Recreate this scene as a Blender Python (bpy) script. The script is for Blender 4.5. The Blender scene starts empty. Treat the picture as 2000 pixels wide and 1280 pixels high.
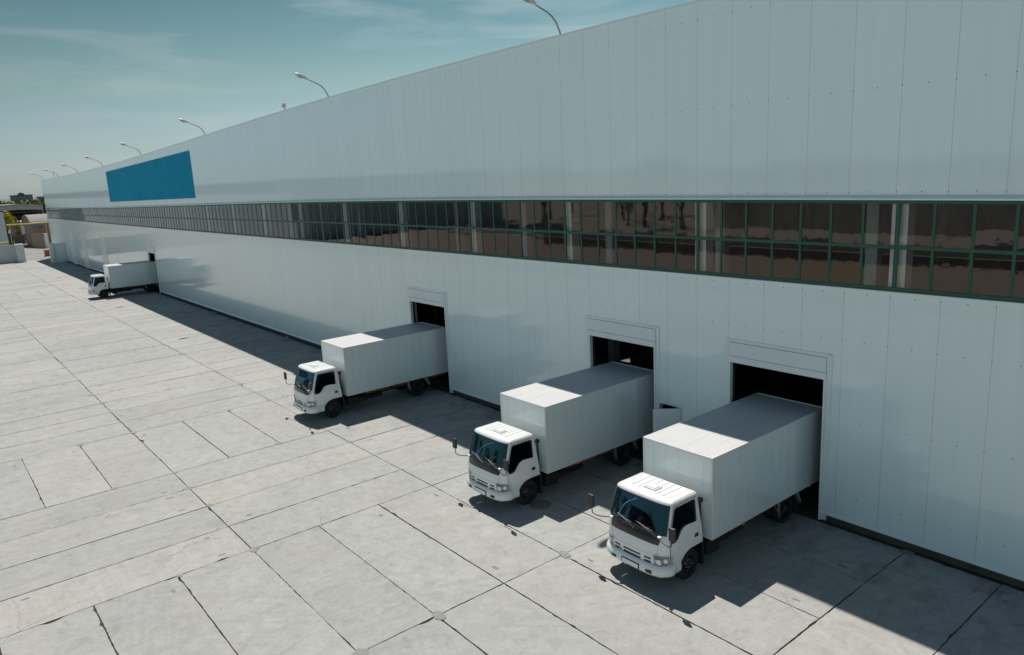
import bpy, bmesh, math, random
from mathutils import Vector, Matrix, noise
from mathutils.geometry import tessellate_polygon
R = math.radians
random.seed(7)
sc = bpy.context.scene
col = sc.collection

# ------------------------------------------------------------------ camera
cam_d = bpy.data.cameras.new('camera')
cam = bpy.data.objects.new('camera', cam_d); col.objects.link(cam)
cam_d.sensor_fit = 'HORIZONTAL'; cam_d.sensor_width = 36.0; cam_d.lens = 26.053
cam_d.clip_start = 0.1; cam_d.clip_end = 6000
_f = Vector((0.61340811, 0.7627697, -0.20472634)); _r = Vector((0.77194726, -0.63382754, -0.04858065)); _u = Vector((0.16681704, 0.12823818, 0.97761293))
M = Matrix.Identity(4)
for i in range(3):
    M[i][0] = _r[i]; M[i][1] = _u[i]; M[i][2] = -_f[i]
M[0][3], M[1][3], M[2][3] = -19.2234, 0.0, 10.2965
cam.matrix_world = M
sc.camera = cam
sc.render.resolution_x = 1024; sc.render.resolution_y = 655

# ------------------------------------------------------------------ light
SUN = Vector((0.2577, 0.4459, 1.0)).normalized()       # towards the sun
elev = math.asin(SUN.z); azim = math.atan2(SUN.x, SUN.y)
W = bpy.data.worlds.new('World'); sc.world = W; W.use_nodes = True
wn = W.node_tree.nodes; wl = W.node_tree.links; wn.clear()
sky = wn.new('ShaderNodeTexSky'); sky.sky_type = 'NISHITA'; sky.sun_disc = False
sky.sun_elevation = elev; sky.sun_rotation = azim
sky.air_density = 1.0; sky.dust_density = 0.5; sky.ozone_density = 1.0; sky.altitude = 100
SKY_STRENGTH = 0.05
WEST_FILL = (9.3, 14.2, 15.6, 1)
tc = wn.new('ShaderNodeTexCoord'); mp = wn.new('ShaderNodeMapping'); mp.inputs['Scale'].default_value = (1.2, 1.2, 9.0)
mp.inputs['Rotation'].default_value = (0.0, 0.06, 0.5)
nz = wn.new('ShaderNodeTexNoise'); nz.inputs['Scale'].default_value = 2.3; nz.inputs['Detail'].default_value = 8; nz.inputs['Roughness'].default_value = 0.55
nz.inputs['Distortion'].default_value = 0.5
rp = wn.new('ShaderNodeValToRGB'); rp.color_ramp.elements[0].position = 0.46; rp.color_ramp.elements[1].position = 0.68
rp.color_ramp.elements[0].color = (0, 0, 0, 1); rp.color_ramp.elements[1].color = (0.42, 0.42, 0.42, 1)
tint = wn.new('ShaderNodeMix'); tint.data_type = 'RGBA'; tint.blend_type = 'MULTIPLY'; tint.inputs[0].default_value = 1.0
tint.inputs[7].default_value = (1, 1, 1, 1)
hsv = wn.new('ShaderNodeHueSaturation'); hsv.inputs['Saturation'].default_value = 1.0
cl = wn.new('ShaderNodeMix'); cl.data_type = 'RGBA'; cl.inputs[7].default_value = (9.8, 11.2, 11.2, 1)
bg = wn.new('ShaderNodeBackground'); bg.inputs['Strength'].default_value = SKY_STRENGTH
wo = wn.new('ShaderNodeOutputWorld')
# paler air towards the horizon, deeper blue overhead
sx_ = wn.new('ShaderNodeSeparateXYZ'); er = wn.new('ShaderNodeValToRGB'); e_ = er.color_ramp.elements
for _ in range(4): e_.new(0.5)
for el_, (p_, c_) in zip(e_, ((0.0, (1.05, 1.28, 1.72)), (0.12, (1.12, 1.26, 1.06)), (0.23, (0.68, 0.97, 0.80)), (0.45, (0.20, 0.70, 0.88)), (0.75, (0.02, 0.38, 0.70)), (1.0, (0.01, 0.33, 0.66)))):
    el_.position = p_; el_.color = (*c_, 1)
wl.new(tc.outputs['Generated'], sx_.inputs[0]); wl.new(sx_.outputs[2], er.inputs[0]); wl.new(er.outputs[0], tint.inputs[7])
# fill glow added low in the unseen west sky to lift the shaded front
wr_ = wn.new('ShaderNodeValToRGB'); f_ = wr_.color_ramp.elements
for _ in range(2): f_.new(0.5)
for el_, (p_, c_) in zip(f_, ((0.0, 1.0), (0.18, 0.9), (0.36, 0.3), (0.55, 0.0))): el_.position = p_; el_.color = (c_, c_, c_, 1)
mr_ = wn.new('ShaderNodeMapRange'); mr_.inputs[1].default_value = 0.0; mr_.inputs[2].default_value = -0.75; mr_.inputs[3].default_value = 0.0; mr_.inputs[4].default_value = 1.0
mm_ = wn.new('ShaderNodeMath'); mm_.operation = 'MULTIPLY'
fill_ = wn.new('ShaderNodeMix'); fill_.data_type = 'RGBA'; fill_.blend_type = 'MIX'; fill_.inputs[7].default_value = WEST_FILL
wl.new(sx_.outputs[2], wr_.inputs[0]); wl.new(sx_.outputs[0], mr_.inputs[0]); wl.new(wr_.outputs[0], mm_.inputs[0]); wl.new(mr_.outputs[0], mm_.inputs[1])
wl.new(mm_.outputs[0], fill_.inputs[0])
wl.new(tc.outputs['Generated'], mp.inputs[0]); wl.new(mp.outputs[0], nz.inputs['Vector']); wl.new(nz.outputs[0], rp.inputs[0])
wl.new(sky.outputs[0], hsv.inputs['Color']); wl.new(hsv.outputs[0], tint.inputs[6])
wl.new(tint.outputs[2], cl.inputs[6]); wl.new(rp.outputs[0], cl.inputs[0]); # air brightens on the side of the sun
az_ = wn.new('ShaderNodeMapRange'); az_.inputs[1].default_value = 0.05; az_.inputs[2].default_value = 0.75; az_.inputs[3].default_value = 0.80; az_.inputs[4].default_value = 1.22
am_ = wn.new('ShaderNodeMix'); am_.data_type = 'RGBA'; am_.blend_type = 'MULTIPLY'; am_.inputs[0].default_value = 1.0
wl.new(sx_.outputs[0], az_.inputs[0]); wl.new(az_.outputs[0], am_.inputs[7]); wl.new(cl.outputs[2], am_.inputs[6])
wl.new(am_.outputs[2], fill_.inputs[6]); wl.new(fill_.outputs[2], bg.inputs['Color']); wl.new(bg.outputs[0], wo.inputs[0])

sd = bpy.data.lights.new('sun', 'SUN'); sd.energy = 4.85; sd.angle = R(0.5); sd.color = (1.0, 0.945, 0.87)
so = bpy.data.objects.new('sun', sd); col.objects.link(so)
so.rotation_euler = SUN.to_track_quat('Z', 'Y').to_euler(); so.location = (0, 0, 60)
sc.view_settings.view_transform = 'Standard'; sc.view_settings.look = 'None'
sc.view_settings.exposure = 0.115; sc.view_settings.gamma = 1.0

# ------------------------------------------------------------------ materials
MATS = {}
class NB:
    """tiny node-tree helper"""
    def __init__(s, name):
        s.m = bpy.data.materials.new(name); s.m.use_nodes = True; s.t = s.m.node_tree; s.n = s.t.nodes; s.b = s.n['Principled BSDF']
    def new(s, t, **kw):
        o = s.n.new(t)
        for k, v in kw.items(): setattr(o, k, v)
        return o
    def link(s, a, b): s.t.links.new(a, b)
    def val(s, sock, v):
        if hasattr(v, 'is_output') or isinstance(v, bpy.types.NodeSocket): s.link(v, sock)
        else: sock.default_value = v
    def math(s, op, a, b=0.0, c=0.0):
        o = s.new('ShaderNodeMath', operation=op)
        s.val(o.inputs[0], a); s.val(o.inputs[1], b); s.val(o.inputs[2], c); return o.outputs[0]
    def mix(s, f, a, b, bt='MIX'):
        o = s.new('ShaderNodeMix', data_type='RGBA', blend_type=bt)
        s.val(o.inputs[0], f)
        s.val(o.inputs[6], a if not isinstance(a, tuple) else (*a, 1)[:4]); s.val(o.inputs[7], b if not isinstance(b, tuple) else (*b, 1)[:4]); return o.outputs[2]
    def coords(s, scale=(1, 1, 1), rot=(0, 0, 0), src='Object', vec=None):
        c = s.new('ShaderNodeTexCoord'); mp = s.new('ShaderNodeMapping')
        s.link(vec if vec is not None else c.outputs[src], mp.inputs[0]); mp.inputs['Scale'].default_value = scale; mp.inputs['Rotation'].default_value = rot
        return mp.outputs[0]
    def noise(s, vec, scale, detail=4, rough=0.55, dist=0.0):
        o = s.new('ShaderNodeTexNoise'); s.link(vec, o.inputs['Vector']); o.inputs['Scale'].default_value = scale
        o.inputs['Detail'].default_value = detail; o.inputs['Roughness'].default_value = rough; o.inputs['Distortion'].default_value = dist
        return o.outputs[0]
    def ramp(s, f, stops):
        o = s.new('ShaderNodeValToRGB'); s.link(f, o.inputs[0]); e = o.color_ramp.elements
        while len(e) < len(stops): e.new(0.5)
        for el, (p, c) in zip(e, stops):
            el.position = p; el.color = (c, c, c, 1) if not isinstance(c, tuple) else (*c, 1)
        return o.outputs[0]
    def bump(s, h, strength, dist):
        o = s.new('ShaderNodeBump'); s.link(h, o.inputs['Height']); o.inputs['Strength'].default_value = strength; o.inputs['Distance'].default_value = dist
        s.link(o.outputs[0], s.b.inputs['Normal']); return o
def mat(name, colr, rough=0.5, metal=0.0, var=0.0, vscale=3.0, coat=0.0, bump=0.0, bscale=30.0, spec=0.5):
    if name in MATS: return MATS[name]
    k = NB(name); k.b.inputs['Roughness'].default_value = rough; k.b.inputs['Metallic'].default_value = metal
    k.b.inputs['Specular IOR Level'].default_value = spec
    k.b.inputs['Coat Weight'].default_value = coat; k.b.inputs['Coat Roughness'].default_value = 0.06
    if var > 0:
        v = k.coords()
        n = k.noise(v, vscale, 6, 0.6)
        f = k.ramp(n, [(0.25, 1 - var), (0.75, 1.0)])
        k.link(k.mix(1.0, colr, f, 'MULTIPLY'), k.b.inputs['Base Color'])
    else: k.b.inputs['Base Color'].default_value = (*colr, 1)
    if bump > 0:
        k.bump(k.noise(k.coords(), bscale, 5), bump, 0.02)
    MATS[name] = k.m; return k.m

WHITE = mat('white_paint', (0.77, 0.78, 0.77), 0.30, var=0.06, vscale=2.5, coat=0.35)
BLACKP = mat('black_plastic', (0.018, 0.018, 0.02), 0.45)
BLACKG = mat('black_gloss_panel', (0.014, 0.014, 0.016), 0.16, coat=0.4)
RUBBER = mat('rubber', (0.016, 0.016, 0.017), 0.85, var=0.3, vscale=20)
RIMM = mat('dark_rim', (0.022, 0.022, 0.024), 0.45, metal=0.3, var=0.3, vscale=9)
STEEL = mat('steel', (0.45, 0.45, 0.46), 0.35, metal=0.9)
CHASSIS = mat('chassis_black', (0.014, 0.014, 0.015), 0.7, var=0.4, vscale=6)
REDPR = mat('red_primer_beam', (0.20, 0.048, 0.025), 0.7, var=0.35, vscale=7)
AMBER = mat('amber_lens', (0.85, 0.25, 0.02), 0.25)
CHROME = mat('chrome', (0.75, 0.75, 0.77), 0.12, metal=1.0)
INTER = mat('cab_interior', (0.022, 0.026, 0.032), 0.8, var=0.2)
DASH = mat('dash_grey', (0.07, 0.085, 0.095), 0.7)
PAPER = mat('paper', (0.75, 0.76, 0.76), 0.8)
GALV = mat('galvanised', (0.33, 0.34, 0.35), 0.5, metal=0.6, var=0.25, vscale=5)
GREENF = mat('green_frame', (0.008, 0.085, 0.048), 0.45, var=0.2, vscale=0.5)
COLW = mat('white_column', (0.86, 0.86, 0.83), 0.6, var=0.08, vscale=1.5)
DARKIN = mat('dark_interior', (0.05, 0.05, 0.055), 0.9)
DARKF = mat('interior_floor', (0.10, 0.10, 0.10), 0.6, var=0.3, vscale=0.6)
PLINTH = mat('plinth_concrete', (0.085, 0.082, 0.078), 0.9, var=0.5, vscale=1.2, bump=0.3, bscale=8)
YELLOW = mat('yellow_pipe', (0.62, 0.42, 0.06), 0.5)
BLUEM = mat('blue_barrel', (0.02, 0.16, 0.42), 0.5)

def glass(name, tint, ior=1.5, rough=0.0, wob=0.0, wscale=1.0, minr=0.0, mult=1.8, refl=(1, 1, 1)):
    k = NB(name); k.n.remove(k.b)
    tr = k.new('ShaderNodeBsdfTransparent'); tr.inputs[0].default_value = (*tint, 1)
    gl = k.new('ShaderNodeBsdfGlossy'); gl.inputs['Roughness'].default_value = rough; gl.inputs['Color'].default_value = (*refl, 1)
    fr = k.new('ShaderNodeFresnel'); fr.inputs[0].default_value = ior
    mx = k.new('ShaderNodeMixShader'); out = k.n['Material Output']
    if wob > 0:
        bp = k.new('ShaderNodeBump'); bp.inputs['Strength'].default_value = 1.0; bp.inputs['Distance'].default_value = wob
        k.link(k.noise(k.coords(), wscale, 4, 0.6), bp.inputs['Height']); k.link(bp.outputs[0], gl.inputs['Normal'])
    f = k.math('MAXIMUM', k.math('MULTIPLY', fr.outputs[0], mult), minr)
    k.link(f, mx.inputs[0]); k.link(tr.outputs[0], mx.inputs[1]); k.link(gl.outputs[0], mx.inputs[2]); k.link(mx.outputs[0], out.inputs[0])
    MATS[name] = k.m; return k.m
GLASS_CAB = glass('cab_glass', (0.24, 0.42, 0.52), 1.5, mult=1.5, refl=(0.28, 0.56, 0.72))
GLASS_SIDE = glass('cab_side_glass', (0.26, 0.32, 0.35), 1.35, mult=1.0, refl=(0.5, 0.8, 1.0))
GLASS_WIN = glass('window_glass', (0.99, 1.0, 0.99), 1.6, 0.0, 0.0014, 1.3, 0.10, mult=1.4)
GLASS_HL = glass('headlight_glass', (0.85, 0.88, 0.9), 1.4)

# --- cladding: white sandwich panels, hairline seams, fine ribs, screw heads
SEAM0 = 13.2235; PANEL = 1.2
def cladding(name, colr, rough=0.24, seams=True):
    k = NB(name); b = k.b
    c = k.new('ShaderNodeTexCoord'); sp = k.new('ShaderNodeSeparateXYZ'); k.link(c.outputs['Object'], sp.inputs[0])
    y, z = sp.outputs[1], sp.outputs[2]
    u = k.math('DIVIDE', k.math('SUBTRACT', y, SEAM0), PANEL)
    fr = k.math('FRACT', k.math('ADD', u, 200.0))
    dist = k.math('MULTIPLY', k.math('ABSOLUTE', k.math('SUBTRACT', k.math('FRACT', k.math('ADD', fr, 0.5)), 0.5)), PANEL)
    seam = k.math('LESS_THAN', dist, 0.009)
    # panel-to-panel shade difference
    idx = k.math('FLOOR', k.math('ADD', u, 200.0))
    wn_ = k.new('ShaderNodeTexWhiteNoise', noise_dimensions='1D'); k.link(idx, wn_.inputs['W'])
    pv = k.math('ADD', k.math('MULTIPLY', wn_.outputs[0], 0.025), 0.975)
    # screws
    us = k.math('MULTIPLY', u, 2.0)
    ds = k.math('MULTIPLY', k.math('SUBTRACT', k.math('FRACT', k.math('ADD', us, 400.5)), 0.5), PANEL / 2)
    scr = None
    for z0 in (14.45, 11.9, 9.36, 6.70, 5.40, 3.15, 0.92):
        dz = k.math('SUBTRACT', z, z0)
        rr = k.math('SQRT', k.math('ADD', k.math('MULTIPLY', ds, ds), k.math('MULTIPLY', dz, dz)))
        s_ = k.math('LESS_THAN', rr, 0.015)
        scr = s_ if scr is None else k.math('MAXIMUM', scr, s_)
    grime = k.noise(k.coords((0.6, 2.6, 0.10)), 1.6, 5, 0.6)
    gf = k.ramp(grime, [(0.3, 0.955), (0.7, 1.0)])
    base = k.mix(1.0, colr, gf, 'MULTIPLY')
    base = k.mix(1.0, base, pv, 'MULTIPLY')
    base = k.mix(k.math('MULTIPLY', seam, 0.30), base, (0.14, 0.15, 0.15))
    base = k.mix(scr, base, (0.10, 0.10, 0.10))
    k.link(base, b.inputs['Base Color'])
    rn = k.noise(k.coords((1, 9.0, 0.25)), 3.0, 3)
    k.link(k.math('ADD', k.math('MULTIPLY', rn, 0.16), rough - 0.08), b.inputs['Roughness'])
    b.inputs['Specular IOR Level'].default_value = 0.5
    b.inputs['Coat Weight'].default_value = 0.9; b.inputs['Coat Roughness'].default_value = 0.045
    # fine vertical ribs + slow waviness of the sheet
    rib = k.math('SINE', k.math('MULTIPLY', y, 2 * math.pi / 0.10))
    wav = k.noise(k.coords((0.0, 0.75, 0.12)), 1.0, 2)
    wav2 = k.noise(k.coords((0.0, 6.0, 0.15)), 1.0, 2)
    h = k.math('ADD', k.math('MULTIPLY', rib, 0.00018), k.math('ADD', k.math('MULTIPLY', wav, 0.008), k.math('MULTIPLY', wav2, 0.0012)))
    bp = k.new('ShaderNodeBump'); k.link(h, bp.inputs['Height']); bp.inputs['Distance'].default_value = 1.0; bp.inputs['Strength'].default_value = 1.0
    k.link(bp.outputs[0], b.inputs['Normal']); k.link(bp.outputs[0], b.inputs['Coat Normal'])
    MATS[name] = k.m; return k.m
CLAD = cladding('wall_cladding', (0.74, 0.83, 0.84))
TRIMW = mat('white_trim', (0.74, 0.80, 0.81), 0.3, var=0.08, vscale=2, coat=0.2)

def box_side(name):
    k = NB(name); b = k.b
    c = k.new('ShaderNodeTexCoord'); sp = k.new('ShaderNodeSeparateXYZ'); k.link(c.outputs['Object'], sp.inputs[0])
    gm = k.new('ShaderNodeNewGeometry'); sn = k.new('ShaderNodeSeparateXYZ'); k.link(c.outputs['Normal'], sn.inputs[0])
    side = k.math('GREATER_THAN', k.math('ABSOLUTE', sn.outputs[1]), 0.5)
    top = k.math('GREATER_THAN', sn.outputs[2], 0.5)
    coord = k.mix(side, sp.outputs[1], sp.outputs[0])
    def lines(src, per, w):
        fr = k.math('FRACT', k.math('ADD', k.math('DIVIDE', src, per), 100.37))
        return k.math('LESS_THAN', k.math('MULTIPLY', k.math('ABSOLUTE', k.math('SUBTRACT', fr, 0.5)), per), w)
    l1 = k.math('MULTIPLY', lines(coord, 0.40, 0.004), k.math('SUBTRACT', 1.0, top))
    l2 = k.math('MULTIPLY', lines(sp.outputs[1], 0.56, 0.011), top)
    ln = k.math('MAXIMUM', k.math('MULTIPLY', l1, 0.30), k.math('MULTIPLY', l2, 0.28))
    st = k.noise(k.coords((3.5, 3.5, 0.35)), 2.0, 6, 0.65)
    sf = k.ramp(st, [(0.2, 0.88), (0.65, 1.0)])
    sm = k.noise(k.coords((1, 1, 1)), 7.0, 6, 0.75)
    sf2 = k.ramp(sm, [(0.28, 0.86), (0.36, 1.0)])
    base = k.mix(1.0, (0.66, 0.735, 0.74), sf, 'MULTIPLY'); base = k.mix(1.0, base, sf2, 'MULTIPLY')
    base = k.mix(ln, base, (0.10, 0.10, 0.11)); k.link(base, b.inputs['Base Color'])
    b.inputs['Roughness'].default_value = 0.32; b.inputs['Coat Weight'].default_value = 0.9; b.inputs['Coat Roughness'].default_value = 0.09; b.inputs['Coat IOR'].default_value = 1.6
    wav = k.noise(k.coords((1.4, 1.4, 0.5)), 1.0, 2)
    bp = k.new('ShaderNodeBump'); k.link(k.math('MULTIPLY', wav, 0.012), bp.inputs['Height']); bp.inputs['Distance'].default_value = 1.0
    k.link(bp.outputs[0], b.inputs['Normal'])
    return k.m
BOXM = box_side('box_panel')

def concrete():
    k = NB('concrete_slab'); b = k.b
    gi = k.new('ShaderNodeNewGeometry'); rnd = gi.outputs['Random Per Island']
    off = k.new('ShaderNodeVectorMath', operation='SCALE'); cb = k.new('ShaderNodeCombineXYZ')
    k.link(rnd, cb.inputs[0]); k.link(rnd, cb.inputs[1]); k.link(rnd, cb.inputs[2]); k.link(cb.outputs[0], off.inputs[0]); off.inputs['Scale'].default_value = 60.0
    c = k.new('ShaderNodeTexCoord'); ad = k.new('ShaderNodeVectorMath', operation='ADD'); k.link(c.outputs['Object'], ad.inputs[0]); k.link(off.outputs[0], ad.inputs[1])
    v = ad.outputs[0]
    rot = k.new('ShaderNodeVectorRotate', rotation_type='Z_AXIS'); k.link(v, rot.inputs['Vector']); k.link(k.math('MULTIPLY', rnd, 2.2), rot.inputs['Angle'])
    broom = k.noise(k.coords((0.5, 7.0, 1), vec=rot.outputs[0]), 1.0, 7, 0.62, 0.6)
    big = k.noise(c.outputs['Object'], 0.22, 4, 0.6)
    mid = k.noise(v, 1.1, 6, 0.62, 0.4)
    fine = k.noise(v, 14.0, 5, 0.7)
    spk = k.noise(c.outputs['Object'], 55.0, 2, 0.5)
    tone = k.ramp(rnd, [(0.0, (0.345, 0.35, 0.325)), (0.25, (0.40, 0.395, 0.367)), (0.5, (0.365, 0.38, 0.36)), (0.72, (0.43, 0.412, 0.375)), (0.86, (0.325, 0.345, 0.335)), (1.0, (0.395, 0.385, 0.355))])
    base = k.mix(1.0, k.mix(0.45, tone, (0.385, 0.385, 0.365)), (0.915, 0.92, 0.94), 'MULTIPLY')
    base = k.mix(1.0, base, k.ramp(broom, [(0.28, 0.92), (0.72, 1.04)]), 'MULTIPLY')
    base = k.mix(1.0, base, k.ramp(big, [(0.3, 0.92), (0.7, 1.05)]), 'MULTIPLY')
    base = k.mix(1.0, base, k.ramp(mid, [(0.22, 0.86), (0.42, 0.985), (0.75, 1.04)]), 'MULTIPLY')
    base = k.mix(1.0, base, k.ramp(fine, [(0.25, 0.90), (0.6, 1.03)]), 'MULTIPLY')
    base = k.mix(1.0, base, k.ramp(spk, [(0.24, 0.75), (0.33, 1.0)]), 'MULTIPLY')
    m1 = k.noise(c.outputs['Object'], 2.6, 9, 0.72, 0.8); base = k.mix(1.0, base, k.ramp(m1, [(0.30, 1.07), (0.48, 1.0), (0.66, 0.86)]), 'MULTIPLY')
    m2 = k.noise(k.coords((1, 1, 1), rot=(0, 0, 0.6)), 0.7, 7, 0.7, 1.2); base = k.mix(k.ramp(m2, [(0.55, 0.0), (0.68, 0.35)]), base, (0.27, 0.262, 0.245))
    pt = k.new('ShaderNodeTexVoronoi'); pt.inputs['Scale'].default_value = 5.5; k.link(c.outputs['Object'], pt.inputs['Vector'])
    base = k.mix(k.math('MULTIPLY', k.math('LESS_THAN', pt.outputs['Distance'], 0.10), k.math('GREATER_THAN', k.noise(c.outputs['Object'], 1.9, 2), 0.60)), base, (0.17, 0.16, 0.145))
    # damp dark stains, mostly near the wall foot where trucks drip
    sp = k.new('ShaderNodeSeparateXYZ'); k.link(c.outputs['Object'], sp.inputs[0])
    near = k.ramp(k.math('ADD', k.math('DIVIDE', sp.outputs[0], 6.0), 1.0), [(0.25, 0.0), (0.85, 1.0)])
    stn = k.noise(k.coords((1, 1.6, 1)), 0.8, 6, 0.65, 0.3)
    sfac = k.math('MULTIPLY', k.ramp(stn, [(0.50, 0.0), (0.64, 1.0)]), k.math('ADD', k.math('MULTIPLY', near, 0.55), 0.03))
    base = k.mix(sfac, base, (0.13, 0.135, 0.135))
    # thin meandering hair cracks
    vo = k.new('ShaderNodeTexVoronoi', feature='DISTANCE_TO_EDGE'); dv = k.noise(c.outputs['Object'], 1.3, 4, 0.6)
    av = k.new('ShaderNodeVectorMath', operation='ADD'); k.link(c.outputs['Object'], av.inputs[0]); k.link(dv, av.inputs[1]); k.link(av.outputs[0], vo.inputs['Vector']); vo.inputs['Scale'].default_value = 0.16
    crk = k.math('MULTIPLY', k.math('LESS_THAN', vo.outputs['Distance'], 0.0014), k.ramp(k.noise(c.outputs['Object'], 0.30, 2), [(0.5, 0), (0.56, 0.5)]))
    base = k.mix(crk, base, (0.10, 0.095, 0.085))
    # faint curved tyre scuffs in front of the doors
    wv = k.new('ShaderNodeTexWave', wave_type='RINGS', rings_direction='Z'); wv.inputs['Scale'].default_value = 0.32; wv.inputs['Distortion'].default_value = 2.2; wv.inputs['Detail'].default_value = 3; wv.inputs['Detail Scale'].default_value = 0.4
    ws_ = k.new('ShaderNodeVectorMath', operation='ADD'); ws_.inputs[1].default_value = (17.0, 3.0, 0.0); k.link(c.outputs['Object'], ws_.inputs[0]); k.link(ws_.outputs[0], wv.inputs['Vector'])
    tf = k.math('MULTIPLY', k.ramp(wv.outputs['Fac'], [(0.86, 0.0), (0.98, 1.0)]), k.ramp(k.noise(c.outputs['Object'], 0.45, 4), [(0.46, 0.0), (0.62, 0.16)]))
    base = k.mix(tf, base, (0.20, 0.20, 0.20))
    # rusty / tan blush
    rst = k.ramp(k.noise(c.outputs['Object'], 0.35, 5, 0.7), [(0.56, 0.0), (0.72, 0.5)])
    base = k.mix(k.math('MULTIPLY', rst, 0.5), base, (0.46, 0.39, 0.30))
    k.link(base, b.inputs['Base Color']); b.inputs['Roughness'].default_value = 0.88; b.inputs['Specular IOR Level'].default_value = 0.3
    hb = k.math('ADD', k.math('MULTIPLY', fine, 0.4), k.math('MULTIPLY', broom, 0.6))
    k.bump(hb, 0.45, 0.012)
    return k.m
CONC = concrete()
JOINT = mat('joint_dirt', (0.075, 0.060, 0.045), 1.0, var=0.5, vscale=3, bump=0.6, bscale=12)
CHIP = mat('chipped_edge', (0.27, 0.255, 0.235), 1.0, var=0.4, vscale=9)

# ------------------------------------------------------------------ mesh helpers
class MB:
    def __init__(s): s.v = []; s.f = []; s.m = []; s.sm = []
    def add(s, vs, fs, mi=0, sm=False):
        o = len(s.v); s.v += [tuple(p) for p in vs]
        for f in fs: s.f.append(tuple(i + o for i in f)); s.m.append(mi); s.sm.append(sm)
    def quad(s, a, b, c, d, mi=0): s.add([a, b, c, d], [(0, 1, 2, 3)], mi)
    def box(s, x0, x1, y0, y1, z0, z1, mi=0, bev=0.0):
        if x0 > x1: x0, x1 = x1, x0
        if y0 > y1: y0, y1 = y1, y0
        if z0 > z1: z0, z1 = z1, z0
        if bev <= 0:
            v = [(x0, y0, z0), (x1, y0, z0), (x1, y1, z0), (x0, y1, z0), (x0, y0, z1), (x1, y0, z1), (x1, y1, z1), (x0, y1, z1)]
            s.add(v, [(0, 3, 2, 1), (4, 5, 6, 7), (0, 1, 5, 4), (1, 2, 6, 5), (2, 3, 7, 6), (3, 0, 4, 7)], mi); return
        bm = bmesh.new(); bmesh.ops.create_cube(bm, size=1)
        for q in bm.verts: q.co = Vector(((x0 + x1) / 2 + q.co.x * (x1 - x0), (y0 + y1) / 2 + q.co.y * (y1 - y0), (z0 + z1) / 2 + q.co.z * (z1 - z0)))
        bmesh.ops.bevel(bm, geom=bm.edges[:], offset=bev, segments=2, affect='EDGES', profile=0.5)
        bm.verts.index_update(); s.add([q.co for q in bm.verts], [[q.index for q in f.verts] for f in bm.faces], mi); bm.free()
    def obox(s, c, ax, ay, az, mi=0):
        """box with centre and three half-axis vectors"""
        c = Vector(c); ax, ay, az = Vector(ax), Vector(ay), Vector(az); v = []
        for k in (-1, 1):
            for a, b in ((-1, -1), (1, -1), (1, 1), (-1, 1)): v.append(c + ax * a + ay * b + az * k)
        s.add(v, [(0, 3, 2, 1), (4, 5, 6, 7), (0, 1, 5, 4), (1, 2, 6, 5), (2, 3, 7, 6), (3, 0, 4, 7)], mi)
    def tube(s, pts, rad, n=8, mi=0, caps=True):
        pts = [Vector(p) for p in pts]; rad = rad if isinstance(rad, (list, tuple)) else [rad] * len(pts); rings = []
        prev = None
        for i, p in enumerate(pts):
            t = (pts[min(i + 1, len(pts) - 1)] - pts[max(i - 1, 0)]).normalized()
            a = (Vector((0, 0, 1)) if abs(t.z) < 0.9 else Vector((1, 0, 0))) if prev is None else prev
            a = (a - t * a.dot(t)).normalized(); prev = a; b = t.cross(a)
            rings.append([p + (a * math.cos(2 * math.pi * j / n) + b * math.sin(2 * math.pi * j / n)) * rad[i] for j in range(n)])
        vs = [q for r_ in rings for q in r_]; fs = []
        for i in range(len(pts) - 1):
            for j in range(n): fs.append((i * n + j, i * n + (j + 1) % n, (i + 1) * n + (j + 1) % n, (i + 1) * n + j))
        s.add(vs, fs, mi, True)
        if caps: s.add(rings[0], [tuple(range(n))[::-1]], mi); s.add(rings[-1], [tuple(range(n))], mi)
    def lathe_y(s, prof, c, n=32, mi=0, sm=True):
        """revolve (radius, y) profile round the local y axis"""
        vs = []; m_ = len(prof)
        for j in range(n):
            a = 2 * math.pi * j / n
            for (r_, y) in prof: vs.append((c[0] + r_ * math.cos(a), c[1] + y, c[2] + r_ * math.sin(a)))
        fs = [(j * m_ + i, j * m_ + i + 1, ((j + 1) % n) * m_ + i + 1, ((j + 1) % n) * m_ + i) for j in range(n) for i in range(m_ - 1)]
        s.add(vs, fs, mi, sm)
    def poly(s, pts, holes=(), mi=0, flip=False):
        """tessellated planar polygon given as 3D points"""
        loops = [[Vector(p) for p in pts]] + [[Vector(p) for p in h] for h in holes]
        allp = [p for l in loops for p in l]
        tris = tessellate_polygon(loops)
        s.add(allp, [t[::-1] if flip else t for t in tris], mi)
    def build(s, name, mats, parent=None, autosmooth=None, fix=True):
        me = bpy.data.meshes.new(name); me.from_pydata(s.v, [], s.f)
        mats = mats if isinstance(mats, (list, tuple)) else [mats]
        for m_ in mats: me.materials.append(m_)
        for p, mi, sm in zip(me.polygons, s.m, s.sm): p.material_index = mi; p.use_smooth = sm
        if fix:
            bm = bmesh.new(); bm.from_mesh(me); bmesh.ops.recalc_face_normals(bm, faces=bm.faces[:]); bm.to_mesh(me); bm.free()
        o = bpy.data.objects.new(name, me); col.objects.link(o)
        if parent: o.parent = parent
        return o
def tag(o, label=None, cat=None, group=None, kind=None):
    if label: o['label'] = label
    if cat: o['category'] = cat
    if group: o['group'] = group
    if kind: o['kind'] = kind
    return o
def empty(name, loc=(0, 0, 0), rz=0.0):
    o = bpy.data.objects.new(name, None); col.objects.link(o); o.location = loc; o.rotation_euler = (0, 0, rz); o.empty_display_size = 0.3; return o
def children(o): return [c for c in bpy.data.objects if c.parent == o]
def copy_tree(o, parent=None):
    c = o.copy(); col.objects.link(c)
    if parent: c.parent = parent
    for ch in children(o): copy_tree(ch, c)
    return c
def lerp(a, b, t): return a + (b - a) * t
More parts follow.
